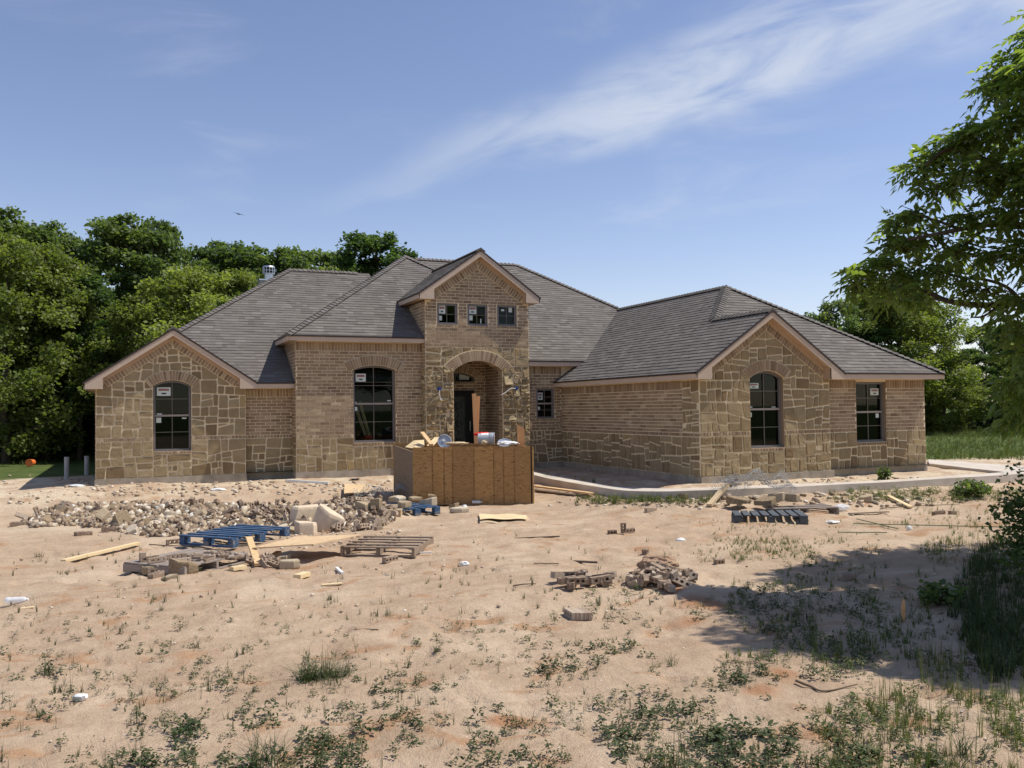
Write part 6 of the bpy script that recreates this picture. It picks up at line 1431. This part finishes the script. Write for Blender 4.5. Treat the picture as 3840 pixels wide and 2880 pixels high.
# ------------------------------------------------------------------ weeds and grass
def blade_plant(rs, n, h, spread, w, curve=.6):
    """grass tuft: returns verts (k,3) faces quads"""
    V = []; F = []
    for i in range(n):
        a = rs.uniform(0, 6.283); L = h*rs.uniform(.5, 1.1); out = rs.uniform(.15, 1)*spread; b = np.array([rs.normal(0, .12*spread*h), rs.normal(0, .12*spread*h), 0]); d = np.array([math.cos(a), math.sin(a), 0]); s = np.array([-d[1], d[0], 0]); k0 = len(V); seg = 3
        for j in range(seg+1):
            t = j/seg; p = b+d*L*out*t**1.3+np.array([0, 0, L*(t-curve*out*.55*t*t)]); ww = w*(1-t*.9); V += [p-s*ww/2, p+s*ww/2]
        for j in range(seg): F.append([k0+2*j, k0+2*j+1, k0+2*j+3, k0+2*j+2])
    return np.array(V), np.array(F)
def broad_plant(rs, h, n, leaf):
    V = []; F = []
    for i in range(n):
        t = rs.uniform(.2, 1); a = rs.uniform(0, 6.283); z = h*t; r = h*.65*rs.uniform(.1, .9)*(1.15-t*.5); p = np.array([math.cos(a)*r, math.sin(a)*r, z]); a2 = a+rs.normal(0, .6); el = rs.normal(-.15, .35); d = np.array([math.cos(a2)*math.cos(el), math.sin(a2)*math.cos(el), math.sin(el)]); s = np.array([-math.sin(a2), math.cos(a2), rs.normal(0, .35)]); s /= np.linalg.norm(s); L = leaf*rs.uniform(.7, 1.3); k = len(V)
        up_ = np.cross(s, d)*-.08*L
        V += [p, p+d*L*.3+s*L*.24+up_, p+d*L*.7+s*L*.2+up_, p+d*L, p+d*L*.7-s*L*.2+up_, p+d*L*.3-s*L*.24+up_]; F += [[k, k+1, k+2, k+3], [k, k+3, k+4, k+5]]
        if i < 5:
            k = len(V); st = np.array([rs.normal(0, .01), rs.normal(0, .01), 0]); V += [st-s*.002, st+s*.002, p+s*.002, p-s*.002]; F.append([k, k+1, k+2, k+3])
    return np.array(V), np.array(F)
gs = np.random.RandomState(4)
TUFT = [blade_plant(gs, gs.randint(7, 16), 1, gs.uniform(.5, 1.1), .05) for _ in range(8)]
DENSE = [blade_plant(gs, 26, 1, 1.45, .024, .62) for _ in range(5)]
BROAD = [broad_plant(gs, 1, gs.randint(14, 30), gs.uniform(.28, .42)) for _ in range(10)]
TALL = [blade_plant(gs, 5, 1, .25, .022, .3) for _ in range(5)]
class Sc:
    def __init__(s): s.V = []; s.F = []; s.R = []; s.n = 0
    def add(s, pl, p, sc, r):
        V, F = pl; a = gs.uniform(0, 6.283); c, q = math.cos(a), math.sin(a); X = V*sc*np.array([1, 1, gs.uniform(.8, 1.2)]); X = np.stack([X[:, 0]*c-X[:, 1]*q, X[:, 0]*q+X[:, 1]*c, X[:, 2]], -1)+np.array([p.x, p.y, p.z-.004]); s.V.append(X); s.F.append(F+s.n); s.R.append(np.clip(r+gs.normal(0, .12, len(F)), 0, 1)); s.n += len(X)
    def obj(s, name, m, **kw): return np_obj(name, np.vstack(s.V), np.vstack(s.F), np.concatenate(s.R), m, **kw)
WD = Sc(); GS = Sc()
def clus(x, y, k=130.): return float(vnoise(x/k, y/(k*.55), 77))
def scat(x0, y0, x1, y1, n, what, s0, s1, sc_, thr=0., dens=None):
    for i in range(n):
        for _ in range(8):
            x = gs.uniform(x0, x1); y = gs.uniform(y0, y1)
            if clus(x, y)+gs.uniform(-.15, .15) > thr and (dens is None or gs.rand() < dens(x, y)): break
        p = at(x, y); sc_.add(what[gs.randint(len(what))], p, gs.uniform(s0, s1), gs.uniform(.1, .9))
dens = lambda x, y: min(1, ((y-2250)/560)*(.35+.65*min(1, max(0, (x+200)/2000))))
scat(0, 2340, 3840, 2990, 440, BROAD, .03, .08, WD, .45, dens)
scat(0, 2300, 3840, 2990, 900, BROAD, .02, .055, WD, .35)
scat(500, 2700, 3300, 3000, 40, BROAD, .06, .11, WD, .5)
scat(2350, 2700, 3000, 3000, 30, BROAD, .06, .12, WD, .3)
scat(0, 2080, 3840, 2990, 520, TUFT, .04, .11, WD, .4)
scat(0, 2400, 3840, 2990, 200, TALL, .05, .16, WD, .4)
scat(0, 1990, 2600, 2350, 130, TUFT, .05, .12, WD, .45)
scat(2200, 2200, 3300, 2560, 260, BROAD, .03, .08, WD, .4)
for (cx_, cy_, rx_, ry_, n_) in ((2540, 2690, 120, 60, 38), (2760, 2800, 150, 70, 60), (2380, 2830, 110, 40, 34), (700, 2760, 130, 40, 34), (1020, 2700, 50, 30, 14), (860, 2560, 60, 25, 12), (170, 2520, 70, 18, 14), (1480, 2700, 90, 40, 20), (1900, 2690, 80, 40, 16), (2050, 2500, 110, 40, 22), (2750, 2570, 70, 40, 18), (3060, 2550, 60, 25, 10), (2250, 2430, 60, 20, 10), (1300, 2850, 150, 40, 34), (1900, 2860, 150, 30, 30), (560, 2870, 120, 25, 20), (2640, 2110, 50, 15, 9), (2880, 2270, 60, 16, 12), (3100, 2450, 80, 25, 14)):
    for k in range(int(n_*.55)): WD.add(BROAD[gs.randint(10)] if gs.rand() < .8 else TUFT[gs.randint(8)], at(gs.normal(cx_, rx_*.6), gs.normal(cy_, ry_*.6)), gs.uniform(.04, .095), gs.uniform(0, .7))
WD.obj('weeds', 'weed', label='small leafy weeds and sprigs dotted all over the bare sand', cat='weeds', kind='stuff')
scat(2160, 1866, 2700, 1890, 170, TUFT, .08, .2, GS, .3); scat(2200, 1872, 2640, 1892, 90, BROAD, .05, .12, GS, .35)
scat(3180, 1840, 3840, 1880, 150, BROAD, .05, .13, GS); scat(3100, 1845, 3840, 1885, 200, TUFT, .07, .16, GS)
scat(2600, 1950, 3600, 2100, 420, TUFT, .035, .085, GS, .42); scat(2750, 2020, 3600, 2080, 300, TUFT, .04, .10, GS, .35)
scat(2700, 2080, 3400, 2480, 170, BROAD, .03, .09, GS, .35); scat(2700, 2080, 3500, 2480, 220, TUFT, .06, .14, GS, .35)
scat(3050, 2330, 3840, 2990, 420, TUFT, .04, .12, GS, .42); scat(3300, 2420, 3840, 2990, 170, TALL, .10, .26, GS, .4); scat(3100, 2450, 3840, 2990, 110, BROAD, .03, .09, GS, .4)
scat(2040, 1790, 2120, 1812, 22, TUFT, .1, .26, GS); scat(2150, 1800, 2240, 1822, 16, TUFT, .1, .2, GS)
scat(3380, 1850, 3840, 2050, 220, TUFT, .05, .12, GS, .3)
scat(3480, 1950, 3840, 2150, 90, TALL, .10, .24, GS, .3)
GS.obj('grass', 'grassblade', label='patches of green grass along the walk and in the tree shade', cat='grass', kind='stuff')
BG = Sc()
def scat_far(x0, y0, x1, y1, n, s0, s1):
    for i in range(n):
        x = gs.uniform(x0, x1); y = gs.uniform(y0, y1); p = at(x, y)
        if p.x < XR3+.2 and p.x > XL0-.2 and p.y > 15: continue
        BG.add(TUFT[gs.randint(8)], p, gs.uniform(s0, s1), gs.uniform(.1, .8))
scat_far(3475, 1606, 3900, 1725, 1500, .10, .26); scat_far(-60, 1640, 350, 1722, 900, .12, .34); scat_far(3480, 1600, 3900, 1640, 700, .15, .35); scat_far(-60, 1700, 180, 1745, 220, .08, .2)
BG.obj('lawn_grass', 'grassblade', label='rough grass of the clearings left and right behind the house', cat='grass', kind='stuff')
# thick dark weeds at the right edge
RB = Sc()
for i in range(1500):
    x = 3600+abs(gs.normal(0, 1))*190+gs.uniform(-90, 60); y = gs.uniform(2020, 2560)
    if x < 3560+180*abs((y-2280)/300)**1.5: continue
    RB.add((TALL+TUFT)[gs.randint(13)], at(min(x, 4300), y), gs.uniform(.05, .24), gs.uniform(0, .5))
RB.obj('undergrowth', 'weed', label='dense shaded weeds at the right edge under the near tree', cat='undergrowth', kind='stuff')
def bush(px, py, h, w, n, label, name='bush', leaf=.05, m='leafdark'):
    p = at(px, py); rs = np.random.RandomState(int(px)); d = rs.normal(0, 1, (n, 3)); d /= np.linalg.norm(d, axis=1, keepdims=True); q = d*(rs.uniform(.15, 1, n)**.45)[:, None]*(1+.3*np.sin(d[:, :1]*7)*np.sin(d[:, 2:]*5+1))*np.array([w/2, w/2, h/2])+np.array([0, 0, h/2]); q = q[q[:, 2] > .02]
    V, F = leaf_arrays(q, leaf, rs); o = empty(name, p, label=label, cat='bush'); np_obj('foliage', V, F, rs.uniform(0, 1, len(F)), m, o); mb = MB()
    for k in range(7): mb.tube([(0, 0, -.03), (rs.uniform(-.2, .2)*w, rs.uniform(-.2, .2)*w, h*.4), (rs.uniform(-.4, .4)*w, rs.uniform(-.4, .4)*w, h*.8)], [.012, .009, .004], 5)
    mb.build('stems', 'bark', o)
bush(3930, 2230, 1.3, .95, 4200, 'dark leafy bush at the right edge beneath the near tree', leaf=.05)
bush(3520, 2270, .22, .4, 240, 'small broad-leaved plant in the tree shade', leaf=.08, m='leaf')
bush(3640, 1862, .34, .7, 480, 'larger leafy weed clump beside the walk at the far right', leaf=.09, m='leaf'); bush(3315, 1800, .28, .3, 200, 'leafy weed by the foundation under the right-hand window', leaf=.08, m='leaf')
# distinct grass clumps
GC = 'separate grass clumps in the sand'
for (x, y, h, n, sp, lb) in ((1235, 2545, .24, 13, .8, 'largest bushy grass clump with tall seed heads, left of centre in the foreground'), (2500, 2490, .17, 2, .9, 'dense green grass clump right of centre in the foreground'), (2845, 2470, .16, 2, .9, 'grass clump with long thin blades near the tree shade'), (1425, 2308, .13, 2, 1.1, 'low spreading grass clump above the largest one'), (150, 2090, .17, 2, .9, 'green grass clump at far left below the rubble heap'), (1060, 2355, .14, 1, 1., 'thin clump left of the low spreading one'), (2500, 2890, .22, 3, .9, 'tall weedy clump at the bottom right of centre'), (950, 2880, .26, 3, .8, 'grass clump cut by the bottom edge'), (1880, 2335, .10, 1, .9, 'small tuft in the middle sand'), (2800, 2208, .24, 1, .7, 'dry tuft with long arching blades beside the shade'), (1630, 2052, .12, 1, .8, 'green tuft at the right of the slatted pallet'), (490, 2100, .14, 1, .8, 'tuft at the left corner of the near pallet'), (720, 2055, .14, 1, .5, 'tuft growing against the bright blue pallet'), (3600, 2840, .25, 2, .8, 'yellow-green grass clump at the bottom right corner'), (640, 2230, .10, 1, .9, 'small tuft below the near pallet bricks'), (500, 2202, .1, 1, .9, 'small tuft left of the one below the near pallet'), (1730, 2102, .08, 1, 1., 'tiny tuft on the sand above the middle')):
    s = Sc(); o0 = Vector((0, 0, 0))
    sg = .03*min(n, 4)
    for k in range(n): s.add(DENSE[gs.randint(4)], Vector((gs.normal(0, sg), gs.normal(0, sg*.7), 0)), h*gs.uniform(.7, 1.1), gs.uniform(.2, .7))
    if n > 2:
        for k in range(3): s.add(TALL[gs.randint(5)], Vector((gs.normal(0, .05), gs.normal(0, .05), 0)), h*1.3, .9)
        for k in range(5): s.add(BROAD[gs.randint(10)], Vector((gs.normal(0, .12), gs.normal(0, .1), 0)), .07, .3)
    o = s.obj('grass_clump', 'weed', label=lb, cat='grass clump', group=GC); o.location = at(x, y)
# twigs
for i, (pts, lb) in enumerate((([(3115, 2478), (3160, 2470), (3200, 2488)], 'dark forked twig beside the tree shade'), ([(2985, 2560), (3040, 2582), (3095, 2600), (3215, 2574)], 'long curved twig in the sand at right'), ([(1330, 2370), (1365, 2366), (1420, 2367)], 'thin curved twig above the largest clump'), ([(1925, 2202), (1960, 2196), (2010, 2194)], 'thin pale twig left of the brick piles'), ([(560, 2045), (640, 2050), (700, 2045)], 'thin stick on the sand left of the blue pallet'), ([(3300, 1910), (3400, 1902), (3600, 1893)], 'long thin stick on the dirt below the walk'))):
    q = MB(); pp = [at(*p)+Vector((0, 0, .015)) for p in pts]; c = pp[0].copy(); pp = [p-c for p in smooth_pts(pp, 4)]; q.tube(pp, [.010-.006*k/len(pp) for k in range(len(pp))], 5)
    o = q.build('twig', 'twig', label=lb, cat='twig'); o.location = c
q = MB(); p = at(3388, 2330); q.tube([(0, 0, 0), (0, 0, .12), (.01, 0, .2)], [.012, .02, .008], 8); o = q.build('seed_head', 'orangewood', label='rusty brown dock seed head standing in the tree shade', cat='seed head'); o.location = p
